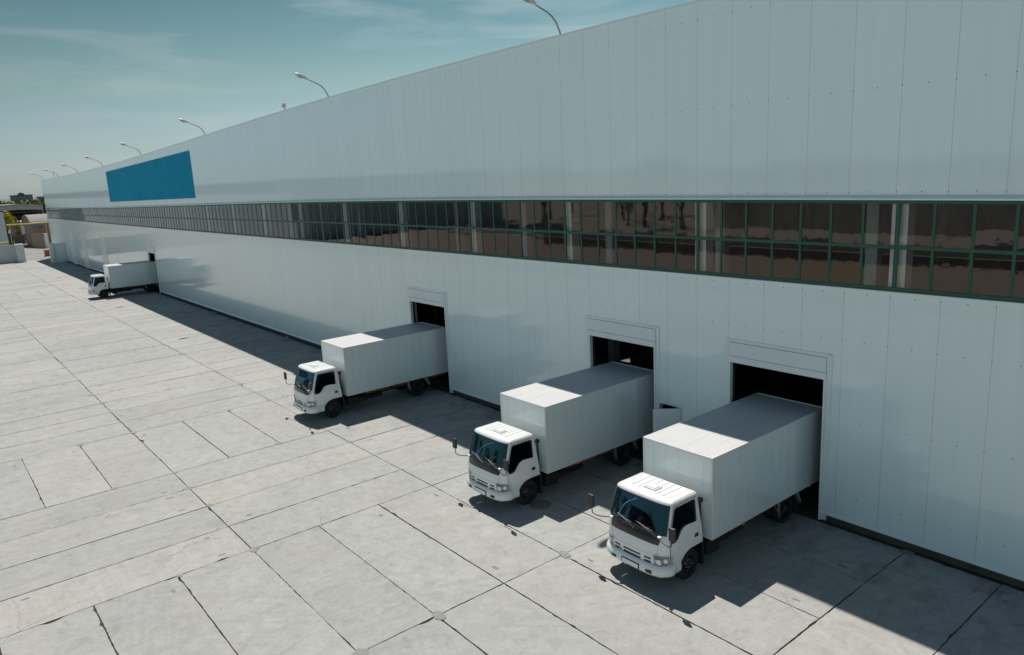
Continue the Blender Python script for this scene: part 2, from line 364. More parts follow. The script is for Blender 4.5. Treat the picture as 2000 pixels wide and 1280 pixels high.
def interp(tab, x):
    if x <= tab[0][0]: return tab[0][1]
    for (a, b), (c, d) in zip(tab, tab[1:]):
        if x <= c: return lerp(b, d, (x - a) / (c - a))
    return tab[-1][1]

# ------------------------------------------------------------------ setting: ground
g = MB(); g.quad((-1500, -400, -0.06), (2500, -400, -0.06), (2500, 5000, -0.06), (-1500, 5000, -0.06))
GROUND = mat('ground_far', (0.15, 0.155, 0.12), 0.95, var=0.4, vscale=0.05)
tag(g.build('ground', GROUND), kind='structure')
g = MB(); g.quad((-33, -30, -0.03), (0.6, -30, -0.03), (0.6, 143.2, -0.03), (-33, 143.2, -0.03))
tag(g.build('yard_joints', JOINT), kind='structure')
g = MB(); g.quad((-40, 143.2, -0.02), (60, 143.2, -0.02), (60, 226, -0.02), (-40, 226, -0.02))
tag(g.build('asphalt_road', mat('asphalt_pale', (0.25, 0.25, 0.235), 0.9, var=0.25, vscale=0.3)), kind='structure')

# slab pattern: x bands 6.2 m wide, alternating bays of long and cross slabs
XB = [-0.15, -6.75, -12.95, -19.1, -25.3, -31.5]
rows = []   # (y0, y1, mode)
rows += [(-22.6, -16.4, 'L'), (-16.4, -10.2, 'L'), (-10.2, 0.9, 'T'), (0.9, 7.6, 'T'), (7.6, 13.8, 'L'), (13.8, 20.3, 'L'), (20.3, 28.25, 'T'), (28.25, 34.55, 'L'), (34.55, 84.4, 'T'), (84.4, 90.6, 'T'), (90.6, 96.8, 'L'), (96.8, 143.0, 'T')]
def slab(mb, x0, x1, y0, y1):
    dz = random.uniform(-0.004, 0.004); tx = random.uniform(-0.0012, 0.0012); ty = random.uniform(-0.0006, 0.0006)
    mid = ((x0 + x1) / 2, (y0 + y1) / 2); far = mid[1] > 60
    st = 0.12 if mid[1] < 22 else (0.25 if mid[1] < 45 else 0.8)
    seed = random.uniform(0, 500)
    def edge(a, b, nrm):
        L = math.hypot(b[0] - a[0], b[1] - a[1]); n = max(2, int(L / st)); out = []
        for i in range(n):
            t = i / n; x = lerp(a[0], b[0], t); y = lerp(a[1], b[1], t)
            k = noise.noise(Vector((x * 2.2 + seed, y * 2.2, seed))) ; k2 = noise.noise(Vector((x * 0.5 + seed, y * 0.5, 3.3)))
            k3 = noise.noise(Vector((x * 9 + seed, y * 9, 7.1)))
            d = 0.001 + max(0, k) * 0.020 + max(0, k2) * 0.012 + max(0, k3) * 0.024
            if abs(k) > 0.55: d += (abs(k) - 0.55) * 0.25
            if i == 0: d = 0.01
            out.append((x + nrm[0] * d, y + nrm[1] * d))
        return out
    gx0, gx1 = x0 + random.uniform(0.002, 0.016), x1 - random.uniform(0.002, 0.016)
    gy0, gy1 = y0 + random.uniform(0.002, 0.016), y1 - random.uniform(0.002, 0.016)
    pts = edge((gx0, gy0), (gx1, gy0), (0, 1)) + edge((gx1, gy0), (gx1, gy1), (-1, 0)) + edge((gx1, gy1), (gx0, gy1), (0, -1)) + edge((gx0, gy1), (gx0, gy0), (1, 0))
    zz = lambda x, y: dz + (x - mid[0]) * tx + (y - mid[1]) * ty
    top = [(x, y, zz(x, y)) for x, y in pts]; bot = [(x, y, -0.05) for x, y in pts]; n = len(pts)
    mb.add(top + bot, [tuple(range(n))] + [(i, n + i, n + (i + 1) % n, (i + 1) % n) for i in range(n)], 0)
    if mid[1] < 60:                                             # cast-in lifting pockets near the slab corners
        lx = (x1 - x0) > (y1 - y0)
        for _ in range(2):                                      # broken corners made good with mortar
            if random.random() < 0.55: continue
            px = random.choice((x0 + .05, x1 - .05)); py = random.choice((y0 + .05, y1 - .05)); rr_ = random.uniform(.07, .17); m_ = 11
            q = []
            for j in range(m_):
                zp = zp if j else 0.0078 + random.random() * 0.004; a_ = 6.283 * j / m_; r2 = rr_ * random.uniform(.65, 1.25); qx, qy = px + r2 * math.cos(a_), py + r2 * math.sin(a_) * 1.2
                q.append((qx, qy, zp))
            mb.add(q, [tuple(range(m_))], 2)
        for sx in (0, 1):
            for sy in (0, 1):
                if random.random() < 0.72: continue
                dx, dy = (0.75, 0.32) if lx else (0.32, 0.75)
                px = x0 + dx if sx == 0 else x1 - dx; py = y0 + dy if sy == 0 else y1 - dy
                w, h = (0.09, 0.045) if lx else (0.045, 0.09)
                w += random.uniform(-.01, .02); h += random.uniform(-.01, .02)
                q = [(px - w, py - h), (px + w, py - h + random.uniform(-.01, .01)), (px + w, py + h), (px - w + random.uniform(-.02, .02), py + h)]
                mb.add([(a, b, zz(a, b) + 0.003) for a, b in q], [(0, 1, 2, 3)], 1)
yard = MB()
for bi in range(len(XB) - 1):
    xa, xb = XB[bi + 1], XB[bi]
    for (y0, y1, mode) in rows:
        if mode == 'L':
            n = 3; w = (xb - xa) / n
            for i in range(n): slab(yard, xa + i * w, xa + (i + 1) * w, y0, y1)
        else:
            n = max(1, round((y1 - y0) / 2.07))
            if y0 == 20.3: n = 4 if bi >= 1 else 4
            h = (y1 - y0) / n
            sh = 0 if bi % 2 == 0 else (0.0 if y0 < 34 else 0.0)
            for i in range(n): slab(yard, xa, xb, y0 + i * h, y0 + (i + 1) * h)
tag(yard.build('yard', [CONC, CHIP, mat('mortar', (0.265, 0.262, 0.25), 0.95, var=0.25, vscale=9, bump=0.4, bscale=14)], fix=False), kind='structure')

# ------------------------------------------------------------------ warehouse
YC = 147.0; Y0 = -14.0
def hz(base, a, b, Y):
    u = math.tanh((Y - 30) / 60.0) * 2; return base + a * u + b * u * u
HT = lambda Y: hz(14.9134, -0.3236, -0.426, Y)
ZT = lambda Y: hz(9.21, -0.0713, -0.2181, Y)
ZB = lambda Y: hz(6.83, -0.0742, -0.0286, Y)
ZC = 0.28
DOORS = [(10.09, 13.12, 4.21), (16.18, 19.24, 4.21), (28.89, 31.94, 4.21), (80.56, 83.10, 4.05)]
wh = tag(empty('warehouse', (0, 0, 0)), 'very long white panel-clad warehouse with a green-framed ribbon of windows and open truck doors', 'warehouse')
ys = [Y0]
while ys[-1] < YC - 3: ys.append(ys[-1] + 3.0)
ys.append(YC)
HATCH = (15.06, 15.98, 2.27)
cuts = sorted(set([round(y, 3) for y in ys] + [v for d_ in DOORS for v in d_[:2]] + list(HATCH[:2])))
op = [(a, b, h) for a, b, h in DOORS] + [HATCH]
lo = MB(); up = MB()
for a, b in zip(cuts, cuts[1:]):
    zlo_a = zlo_b = ZC
    for (da, db, h) in op:
        if a >= da - 1e-4 and b <= db + 1e-4: zlo_a = zlo_b = h
    lo.quad((0, b, zlo_b), (0, a, zlo_a), (0, a, ZB(a) - .02), (0, b, ZB(b) - .02))
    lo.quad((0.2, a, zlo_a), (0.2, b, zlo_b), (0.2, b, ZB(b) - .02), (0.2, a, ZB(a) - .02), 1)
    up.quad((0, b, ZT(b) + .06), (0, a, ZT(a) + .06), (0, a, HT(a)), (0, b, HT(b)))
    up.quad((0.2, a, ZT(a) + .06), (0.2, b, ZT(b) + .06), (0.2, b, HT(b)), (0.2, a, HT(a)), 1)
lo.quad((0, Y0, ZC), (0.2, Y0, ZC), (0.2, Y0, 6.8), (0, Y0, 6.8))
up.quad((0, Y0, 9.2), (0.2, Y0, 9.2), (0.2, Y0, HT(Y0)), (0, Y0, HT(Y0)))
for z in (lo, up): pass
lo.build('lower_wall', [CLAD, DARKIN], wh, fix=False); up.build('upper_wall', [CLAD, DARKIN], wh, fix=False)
e = MB()                                                       # end wall, back wall
e.box(0.2, 60, YC - 0.2, YC, 0, 12.5); e.box(0.0, 0.2, YC - 0.15, YC + 0.01, 0.0, HT(YC))
e.build('end_wall', CLAD, wh)
e = MB(); e.box(60, 60.2, Y0, YC, 0, 12.5); e.box(0.2, 60, Y0 - 0.2, Y0, 0, 12.5); e.build('back_wall', TRIMW, wh)
# roof, with a glazed opening that throws a patch of sun on the floor inside the second door
rf = MB(); SX0, SX1, SY0, SY1 = 12.9, 14.7, 30.3, 32.3; zr = 12.4
for (xa, xb, ya, yb) in ((0.2, 60, Y0, SY0), (0.2, 60, SY1, YC), (0.2, SX0, SY0, SY1), (SX1, 60, SY0, SY1)): rf.box(xa, xb, ya, yb, zr - 0.25, zr)
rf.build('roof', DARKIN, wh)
rf = MB()
for i in range(1, 3): rf.box(SX0 + i * .6 - .04, SX0 + i * .6 + .04, SY0, SY1, zr - .1, zr - .02)
for i in range(1, 3): rf.box(SX0, SX1, SY0 + i * .66 - .04, SY0 + i * .66 + .04, zr - .18, zr - .101)
rf.build('skylight_frame', GALV, wh)
# parapet cap
cp = MB()
for a, b in zip(ys, ys[1:]):
    za, zb = HT(a) + 0.001, HT(b) + 0.001
    v = [(-0.035, a, za - .035), (0.24, a, za - .035), (0.24, a, za + .03), (-0.035, a, za + .03), (-0.035, b, zb - .035), (0.24, b, zb - .035), (0.24, b, zb + .03), (-0.035, b, zb + .03)]
    cp.add(v, [(0, 1, 5, 4), (1, 2, 6, 5), (2, 3, 7, 6), (3, 0, 4, 7)])
cp.add([], [])
cp.build('parapet_cap', TRIMW, wh)
# base flashing and plinth
fl = MB(); pl = MB()
segs = []; y = Y0
for (da, db, h) in sorted(op): segs.append((y, da)); y = db
segs.append((y, YC))
for a, b in segs:
    fl.add([(-0.002, a, ZC + .05), (-0.07, a, ZC - .035), (-0.07, a, ZC - .06), (0.02, a, ZC - .06), (-0.002, b, ZC + .05), (-0.07, b, ZC - .035), (-0.07, b, ZC - .06), (0.02, b, ZC - .06)], [(0, 1, 5, 4), (1, 2, 6, 5), (2, 3, 7, 6)])
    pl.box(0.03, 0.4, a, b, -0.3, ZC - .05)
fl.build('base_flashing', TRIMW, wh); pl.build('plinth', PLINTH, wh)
# drip flashing over the ribbon window and thin sill under it
dp = MB(); sl = MB()
for a, b in zip(ys, ys[1:]):
    za, zb = ZT(a), ZT(b)
    prof = [(-0.002, .12), (-0.03, .115), (-0.10, .045), (-0.10, .005), (0.02, .005)]
    dp.add([(x, a, za + z) for x, z in prof] + [(x, b, zb + z) for x, z in prof], [(i, i + 1, i + 6, i + 5) for i in range(4)])
    za, zb = ZB(a), ZB(b)
    prof = [(0.10, .0), (-0.05, -.015), (-0.05, -.05), (0.0, -.05)]
    sl.add([(x, a, za + z) for x, z in prof] + [(x, b, zb + z) for x, z in prof], [(i, i + 1, i + 5, i + 4) for i in range(3)])
dp.build('drip_flashing', TRIMW, wh); sl.build('window_sill', TRIMW, wh)
# ribbon window, one unit per bay of seven lights
PITCH = 0.866; B0 = 8.37 - 7 * PITCH * 4
k = 0
while B0 + k * 7 * PITCH < YC - 1.5:
    a = B0 + k * 7 * PITCH; b = min(a + 7 * PITCH, YC - 0.4); k += 1
    if b < Y0 + 1: continue
    a = max(a, Y0)
    wb = MB(); n = max(1, round((b - a) / PITCH)); pw = (b - a) / n
    za, zb, ta, tb = ZB(a), ZB(b), ZT(a), ZT(b)
    zl = lambda y_: lerp(za, zb, (y_ - a) / (b - a)); zt = lambda y_: lerp(ta, tb, (y_ - a) / (b - a))
    for i in range(n):
        y_ = a + i * pw; w = 0.036 if i else 0.048
        wb.add([(x, y_ + s_ * w, z) for z in (zl(y_) + .005, zt(y_) + .005) for x, s_ in ((0.030, -1), (0.030, 1), (0.10, 1), (0.10, -1))], [(0, 1, 5, 4), (1, 2, 6, 5), (2, 3, 7, 6), (3, 0, 4, 7)])
    def rail(f, h, x0, x1):
        wb.add([(x, y_, f(y_) + s_ * h) for y_ in (a, b) for x, s_ in ((x0, -1), (x0, 1), (x1, 1), (x1, -1))], [(0, 1, 5, 4), (1, 2, 6, 5), (2, 3, 7, 6), (3, 0, 4, 7)])
    rail(lambda y_: lerp(zl(y_), zt(y_), 0.485), 0.042, 0.027, 0.097); rail(lambda y_: zl(y_) + 0.04, 0.045, 0.006, 0.11); rail(lambda y_: zt(y_) - 0.04, 0.045, 0.006, 0.11)
    wo_ = wb.build('window', GREENF, wh)
    gp = MB()
    for i in range(n):
        for s0, s1 in ((0, 0.485), (0.485, 1)):
            y1_, y2_ = a + i * pw + .01, a + (i + 1) * pw - .01
            t = random.uniform(-0.0016, 0.0016); t2 = random.uniform(-0.0016, 0.0016)
            q = []
            for (yy, ss) in ((y2_, s0), (y1_, s0), (y1_, s1), (y2_, s1)):
                q.append((0.045 + t * (1 if yy == y1_ else -1) + t2 * (1 if ss == s0 else -1), yy, lerp(zl(yy), zt(yy), ss)))
            gp.add(q, [(0, 1, 2, 3)])
    gp.build('pane', GLASS_WIN, wo_, fix=False)
    cy_ = b - 0.02
    if b < YC - 1:
        cc = MB(); cc.box(0.22, 0.62, cy_ - 0.16, cy_ + 0.24, 0, 12.15); cc.build('column', COLW, wh)
ib = MB()
for i in range(24):
    y_ = B0 + i * 7 * PITCH + 3.2
    if Y0 < y_ < YC - 3: ib.box(6.0, 6.4, y_, y_ + 0.4, 0, 12.15)
ib.build('inner_column', COLW, wh)
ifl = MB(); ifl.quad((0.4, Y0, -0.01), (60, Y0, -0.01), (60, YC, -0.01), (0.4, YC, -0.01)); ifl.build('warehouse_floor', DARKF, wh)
for (da, db, h) in DOORS:                                      # floor under each door threshold
    t_ = MB(); t_.box(-0.14, 0.42, da, db, -0.04, -0.002); t_.build('threshold', PLINTH, wh)
def door_surround(da, db, h, n=1):
    fr = MB()
    # jamb linings (reveal) + outer trim
    fr.box(-0.05, 0.09, da - 0.07, da, 0, h + .07); fr.box(-0.05, 0.09, db, db + 0.07, 0, h + .07)
    fr.box(-0.05, 0.09, da, db, h, h + 0.07)
    fr.box(-0.022, 0.0, da - 0.22, da - 0.072, ZC * 0 + .02, h + 0.74); fr.box(-0.022, 0.0, db + 0.072, db + 0.21, ZC * 0 + .02, h + 0.74)
    fr.box(-0.024, 0.0, da - 0.218, db + 0.208, h + 0.641, h + 0.74)
    fr.box(-0.06, 0.0, da - 0.072, db + 0.072, h + 0.071, h + 0.20)
    o = fr.build('door_frame', TRIMW, wh)
    hb = MB(); hb.box(-0.04, 0.0, da - 0.06, db + 0.06, h + 0.205, h + 0.632, bev=0.006); hb.build('roller_cover', TRIMW, o)
    ln = MB(); ln.box(-0.03, -0.0, da - 0.062, db + 0.062, h + 0.6325, h + 0.6405); ln.build('shadow_gap', BLACKP, o)
for d_ in DOORS: door_surround(*d_)
# glazed inner gate seen through the third door
ig = MB()
for i in range(6): ig.box(5.0, 5.1, 26.0 + i * 2.3, 26.14 + i * 2.3, 0, 5.2)
for z in (1.2, 3.3, 5.1): ig.box(5.0, 5.098, 25.0, 40.0, z, z + .12)
ig.build('inner_partition', mat('blue_grey_frame', (0.30, 0.40, 0.46), 0.6), wh)
# stacked goods inside, barely visible
for (x, y_, w, d_, h, lb) in ((8, 22.5, 1.4, 2, 1.9, 'dark crate on the floor inside the second truck door'), (9, 35, 2, 2, 2.4, 'dark crate on the floor inside the third truck door')):
    st_ = MB(); st_.box(x, x + w, y_, y_ + d_, 0, h, bev=.02); st_.box(x - .01, x + w + .01, y_ - .01, y_ + d_ + .01, h * .4, h * .45)
    tag(st_.build('crate', mat('cardboard_dark', (0.16, 0.11, 0.07), 0.9, var=0.3)), lb, 'crate')
# small service door between first and second truck doors, standing open
hf = MB(); a, b, h = HATCH
hf.box(-0.03, 0.2, a - .06, a, ZC, h + .06); hf.box(-0.03, 0.2, b, b + .06, ZC, h + .06); hf.box(-0.03, 0.2, a, b, h, h + .06)
svf = hf.build('service_door_frame', TRIMW, wh)
dx, dy = -0.66, 0.62; L = math.hypot(dx, dy); ux, uy = dx / L, dy / L; nx, ny = uy, -ux
lf = MB(); c0 = Vector((-0.035, a + 0.01, 0))
def leafbox(s0, s1, z0, z1, t0, t1, mi=0):
    lf.obox(c0 + Vector((ux, uy, 0)) * ((s0 + s1) / 2) + Vector((nx, ny, 0)) * ((t0 + t1) / 2) + Vector((0, 0, (z0 + z1) / 2)), Vector((ux, uy, 0)) * (s1 - s0) / 2, Vector((nx, ny, 0)) * (t1 - t0) / 2, (0, 0, (z1 - z0) / 2), mi)
leafbox(0, L, ZC + .02, h - .01, -0.02, 0.02)
for s0, s1, z0, z1 in ((0, .12, .3, h - .01), (L - .14, L, .3, h - .01), (.12, L - .14, h - .13, h - .01)): leafbox(s0, s1, z0, z1, .0205, .028); leafbox(s0, s1, z0, z1, -.028, -.0205)
z = 0.4
while z < h - .15: leafbox(.125, L - .145, z, z + .085, .0203, .0235); leafbox(.125, L - .145, z, z + .085, -.0235, -.0203); z += .1
sd_ = lf.build('service_door', TRIMW, svf)
hh = MB(); hh.tube([c0 + Vector((ux, uy, 0)) * (L - .1) + Vector((nx, ny, 0)) * -.03 + Vector((0, 0, 1.05)), c0 + Vector((ux, uy, 0)) * (L - .1) + Vector((nx, ny, 0)) * -.08 + Vector((0, 0, 1.05)), c0 + Vector((ux, uy, 0)) * (L - .24) + Vector((nx, ny, 0)) * -.08 + Vector((0, 0, 1.05))], .012)
# closed doors in the far part of the facade
for (da, db, h) in ((103.6, 106.6, 4.1), (116.5, 119.5, 4.1), (126.0, 129.0, 4.1)):
    dd = MB(); dd.box(-0.02, -0.001, da - .15, db + .15, .05, h + .75); dd.box(-0.028, -0.0205, da, db, .05, h)
    dd.box(-0.04, -0.0205, da - .15, db + .15, h + .02, h + .10)
    dd.build('closed_door', TRIMW, wh)
# blue blank sign painted on sheet metal
bs = MB(); A = (96.9, 9.20, 12.60); Bq = (64.9, 9.49, 13.33)
nn = 16
for i in range(nn):
    t0, t1 = i / nn, (i + 1) / nn
    y0_, y1_ = lerp(A[0], Bq[0], t0), lerp(A[0], Bq[0], t1)
    l0, l1 = lerp(A[1], Bq[1], t0), lerp(A[1], Bq[1], t1); h0, h1 = lerp(A[2], Bq[2], t0), lerp(A[2], Bq[2], t1)
    bs.add([(-0.05, y0_, l0), (-0.05, y1_, l1), (-0.05, y1_, h1), (-0.05, y0_, h0), (-0.001, y0_, l0), (-0.001, y1_, l1), (-0.001, y1_, h1), (-0.001, y0_, h0)], [(0, 1, 2, 3), (0, 4, 5, 1), (3, 2, 6, 7)] + ([(0, 3, 7, 4)] if i == 0 else []) + ([(1, 5, 6, 2)] if i == nn - 1 else []))
tag(bs.build('billboard', mat('blue_sheet', (0.008, 0.31, 0.49), 0.85, spec=0.15, var=0.22, vscale=0.25)), 'large blank blue sign panel mounted high on the far part of the white wall', 'sign')

# ------------------------------------------------------------------ lamps on the parapet
LAMPH = mat('lamp_housing', (0.62, 0.63, 0.62), 0.35, var=0.1)
LENS = mat('lamp_lens', (0.45, 0.42, 0.36), 0.25)
def make_lamp():
    root = empty('wall_lamp')
    a = MB(); pts = []
    P = [(0.30, -0.6), (0.28, 0.0), (0.20, 0.22), (0.05, 0.49), (-0.15, 0.68), (-0.38, 0.80), (-0.66, 0.90), (-0.92, 1.0)]
    a.tube([(x + .0, 0, z) for x, z in P], [.034, .034, .034, .032, .03, .027, .025, .022], 10)
    a.box(.26, 0.34, -.06, .06, -.5, -.35)
    a.build('arm', GALV, root)
    h = MB(); prof = [(0.0, .035, .04), (.10, .075, .075), (.26, .14, .115), (.47, .175, .13), (.66, .15, .10), (.78, .06, .045)]
    base = Vector((-0.86, 0, .975)); d = Vector((-0.92, 0, 0.36)).normalized(); upv = Vector((0.36, 0, 0.92)).normalized(); n = 14; vs = []
    for (s_, w, t) in prof:
        for j in range(n):
            an = 2 * math.pi * j / n; cz = math.sin(an); vs.append(base + d * s_ + Vector((0, 1, 0)) * (w * math.cos(an)) + upv * (t * cz if cz > 0 else t * 0.35 * cz))
    fs = [(i * n + j, i * n + (j + 1) % n, (i + 1) * n + (j + 1) % n, (i + 1) * n + j) for i in range(len(prof) - 1) for j in range(n)]
    h.add(vs, fs, 0, True); h.add(vs[:n], [tuple(range(n))]); h.add(vs[-n:], [tuple(range(n))])
    hd = h.build('lamp_head', LAMPH, root)
    g = MB(); vs = []; m_ = 12
    for ring, (sc_, dz) in enumerate(((1.0, -.034), (0.8, -.075), (0.35, -.095))):
        for j in range(m_):
            an = 2 * math.pi * j / m_; vs.append(base + d * (.48 + .21 * sc_ * math.cos(an)) + Vector((0, .125 * sc_ * math.sin(an), 0)) + upv * dz)
    fs = [(r_ * m_ + j, r_ * m_ + (j + 1) % m_, (r_ + 1) * m_ + (j + 1) % m_, (r_ + 1) * m_ + j) for r_ in range(2) for j in range(m_)] + [tuple(range(2 * m_, 3 * m_))]
    g.add(vs, fs, 0, True); g.build('lens', LENS, hd)
    return root
lampY = [20.6, 39.4, 61.1, 81.1, 99.4, 115.4, 130.8, 145.6]
lampL = ['largest curved-arm lamp on the parapet, its head cut off by the top of the picture',
         'curved-arm lamp on the parapet just to the right of the small floodlight',
         'curved-arm lamp on the parapet just above the right end of the blue sign',
         'curved-arm lamp on the parapet above the middle of the blue sign',
         'curved-arm lamp on the parapet just left of the blue sign',
         'small curved-arm lamp on the parapet, third from the far end of the roof',
         'small curved-arm lamp on the parapet next to the thin antenna, second from the far end',
         'tiny curved-arm lamp at the far corner of the warehouse roof']
L0 = make_lamp()
for i, y_ in enumerate(lampY):
    o = L0 if i == 0 else copy_tree(L0)
    o.location = (0, y_, HT(y_)); tag(o, lampL[i], 'lamp', 'curved-arm lamps along the warehouse parapet')
fr_ = empty('floodlight', (0.05, 45.0, HT(45.0)))
tag(fr_, 'small square floodlight on a short post on the parapet', 'floodlight')
b_ = MB(); b_.tube([(0, 0, -0.1), (0, 0, .22)], .03); b_.build('post', GALV, fr_)
b_ = MB(); b_.box(-.10, .04, -.14, .14, .16, .42, bev=.02); b_.build('housing', LAMPH, fr_)
b_ = MB(); b_.box(-.11, -.101, -.12, .12, .18, .40); b_.build('lens', LENS, fr_)
b_ = MB(); b_.tube([(0.1, 133.9, HT(133.9) - .2), (0.1, 133.9, HT(133.9) + 1.1)], .025); b_.box(.07, .13, 133.7, 134.1, HT(133.9) + .75, HT(133.9) + .80)
tag(b_.build('antenna', GALV), 'thin antenna rod on the far end of the warehouse roof', 'antenna')
# ------------------------------------------------------------------ trucks
def _roofm():
    k = NB('box_roof_sheet'); b = k.b
    c = k.new('ShaderNodeTexCoord'); sp = k.new('ShaderNodeSeparateXYZ'); k.link(c.outputs['Object'], sp.inputs[0])
    fr = k.math('FRACT', k.math('ADD', k.math('DIVIDE', sp.outputs[1], 0.56), 100.37))
    ln = k.math('MULTIPLY', k.math('LESS_THAN', k.math('MULTIPLY', k.math('ABSOLUTE', k.math('SUBTRACT', fr, 0.5)), 0.56), 0.012), 0.30)
    st = k.ramp(k.noise(k.coords((0.6, 4, 1)), 2.0, 6, 0.65), [(0.2, 0.88), (0.65, 1.0)])
    base = k.mix(1.0, (0.545, 0.55, 0.56), st, 'MULTIPLY'); base = k.mix(ln, base, (0.25, 0.26, 0.28)); k.link(base, b.inputs['Base Color'])
    b.inputs['Roughness'].default_value = 0.5; b.inputs['Specular IOR Level'].default_value = 0.25
    return k.m
ROOFM = _roofm()
# local frame: x forward from the front wall of the cargo box, y to the right-hand side seen in the picture, z up
HWB = 1.124
def ufc(z): return interp([(0.4, 1.70), (0.62, 1.745), (0.95, 1.75), (1.22, 1.73), (1.40, 1.68), (1.47, 1.655), (2.0, 1.475), (2.2, 1.40)], z)
def Dz(z): return interp([(0.4, 0.30), (1.0, 0.30), (1.47, 0.17), (2.2, 0.13)], z)
def hwz(z): return interp([(0.4, 0.975), (0.9, 0.99), (1.25, 0.99), (2.2, 0.905)], z)
def ush(z): return ufc(z) - Dz(z)
def urz(z): return 0.20 + 0.15 * (z - 0.9) / 1.35
def shell(p, z):
    s_ = 1 if p >= 0 else -1; q = abs(p); h = hwz(z)
    if q <= 1: return Vector((ush(z) + Dz(z) * max(0.0, 1 - q ** 3.4) ** (1 / 2.1), s_ * q * h, z))
    return Vector((ush(z) - (q - 1), s_ * h, z))
def snorm(p, z):
    e = 1e-3; a = shell(p + e, z) - shell(p - e, z); b = shell(p, z + e) - shell(p, z - e); n = a.cross(b)
    n.normalize(); return n if n.x * 1.0 + n.y * (1 if p > 0 else -1) * 0.6 > 0 else -n
def patch(mb, pf, zs, off, mi=0, skirt=0.012, n=14, sm=True):
    """strip lying on the cab skin; pf(z) -> (p0, p1); zs list of heights"""
    vs = []; vb = []
    for z in zs:
        p0, p1 = pf(z)
        for i in range(n + 1):
            p = lerp(p0, p1, i / n); N = snorm(p, z); P = shell(p, z); vs.append(P + N * off); vb.append(P + N * (off - skirt))
    w = n + 1; m_ = len(zs)
    mb.add(vs, [(j * w + i, j * w + i + 1, (j + 1) * w + i + 1, (j + 1) * w + i) for j in range(m_ - 1) for i in range(n)], mi, sm)
    rim = [i for i in range(w)] + [j * w + n for j in range(1, m_)] + [(m_ - 1) * w + i for i in range(n - 1, -1, -1)] + [j * w for j in range(m_ - 2, 0, -1)]
    k = len(rim); mb.add([vs[i] for i in rim] + [vb[i] for i in rim], [(i, (i + 1) % k, k + (i + 1) % k, k + i) for i in range(k)], mi)
WZ0, WZ1, WP = 1.50, 2.185, 0.955
def make_truck():
    root = empty('box_truck')
    # ---- cab skin
    cb = MB()
    pv = [-1, -.99, -.975, -WP, -.93, -.88, -.8, -.7, -.6, -.45, -.3, -.15, 0, .15, .3, .45, .6, .7, .8, .88, .93, WP, .975, .99, 1]
    zv = [.50, .56, .62, .7, .8, .95, 1.08, 1.22, 1.32, 1.40, 1.45, WZ0, 1.6, 1.75, 1.9, 2.05, WZ1, 2.2]
    V = [shell(p, z) for z in zv for p in pv]; w = len(pv)
    F = []
    for j in range(len(zv) - 1):
        for i in range(w - 1):
            if zv[j] >= WZ0 - 1e-6 and zv[j + 1] <= WZ1 + 1e-6 and pv[i] >= -WP - 1e-6 and pv[i + 1] <= WP + 1e-6: continue
            F.append((j * w + i, j * w + i + 1, (j + 1) * w + i + 1, (j + 1) * w + i))
    cb.add(V, F, 0, True)
    WIN = [(0.45, 1.57), (0.45, 2.08), (0.49, 2.12), (1.20, 2.12), (1.255, 2.08), (1.40, 1.66), (1.475, 1.40), (1.47, 1.33), (1.42, 1.29), (1.30, 1.285), (1.20, 1.33), (1.12, 1.41), (1.04, 1.50), (0.96, 1.545), (0.84, 1.57), (0.7, 1.56), (0.5, 1.545), (0.46, 1.55)]
    WIN = [(u, z) for u, z in WIN]
    arch = [(0.64 + 0.50 * math.cos(R(a)), 0.40 + 0.50 * math.sin(R(a))) for a in (14, 26, 38, 50, 62, 74, 86)]
    for s_ in (1, -1):
        T = lambda pts: [(u, s_ * hwz(z), z) for u, z in pts]
        zz = [.50, .62, .8, .95, 1.08, 1.25]
        # below the waist kink the skin is one plane to within a centimetre, so tessellate it there
        low = [(ush(z), z) for z in zz[::-1]] + [(ush(.5) - .03, .5)] + arch + [(0.21, 0.905), (urz(1.25), 1.25)]
        cb.poly(T(low), flip=(s_ < 0))
        upz = [1.25, 1.40, 1.47, 1.6, 1.8, 2.0, 2.2]
        hi = [(urz(1.25), 1.25), (urz(2.2), 2.2)] + [(ush(z), z) for z in upz[::-1]]
        cb.poly(T(hi), [T(WIN)], flip=(s_ < 0))
        # window reveal
        k = len(WIN); a_ = T(WIN); b_ = [(u, s_ * (hwz(z) - .04), z) for u, z in WIN]
        cb.add(a_ + b_, [(i, (i + 1) % k, k + (i + 1) % k, k + i) for i in range(k)], 0)
    # rear wall
    cb.quad((.20, -.99, .9), (.20, .99, .9), (urz(1.25), .99, 1.25), (urz(1.25), -.99, 1.25)); cb.quad((urz(1.25), -.99, 1.25), (urz(1.25), .99, 1.25), (urz(2.2), hwz(2.2), 2.2), (urz(2.2), -hwz(2.2), 2.2))
    # floor pan so that daylight does not leak through
    cb.quad((.2, -.97, .9), (1.3, -.97, .9), (1.3, .97, .9), (.2, .97, .9), 1); cb.quad((1.3, -.97, .5), (1.3, .97, .5), (1.3, .97, .9), (1.3, -.97, .9), 1)
    cb.build('cab_body', [WHITE, CHASSIS], root, fix=False)
    # ---- roof skin: rings shrinking to a crown
    rf_ = MB(); ring0 = [shell(p, 2.2) for p in pv] + [Vector((urz(2.2), hwz(2.2), 2.2)), Vector((urz(2.2), -hwz(2.2), 2.2))]
    cx = 0.87; rings = [ring0]; k = len(ring0)
    for dz, ins, insf in ((.028, .006, .012), (.052, .022, .035), (.070, .045, .075), (.084, .08, .13), (.094, .14, .20), (.100, .25, .30)):
        rg = []
        for q in ring0:
            f_ = insf if q.x > cx else ins * .4
            rg.append(Vector((cx + (q.x - cx) * (1 - f_ / .53), q.y * (1 - ins / .905), 2.2 + dz)))
        rings.append(rg)
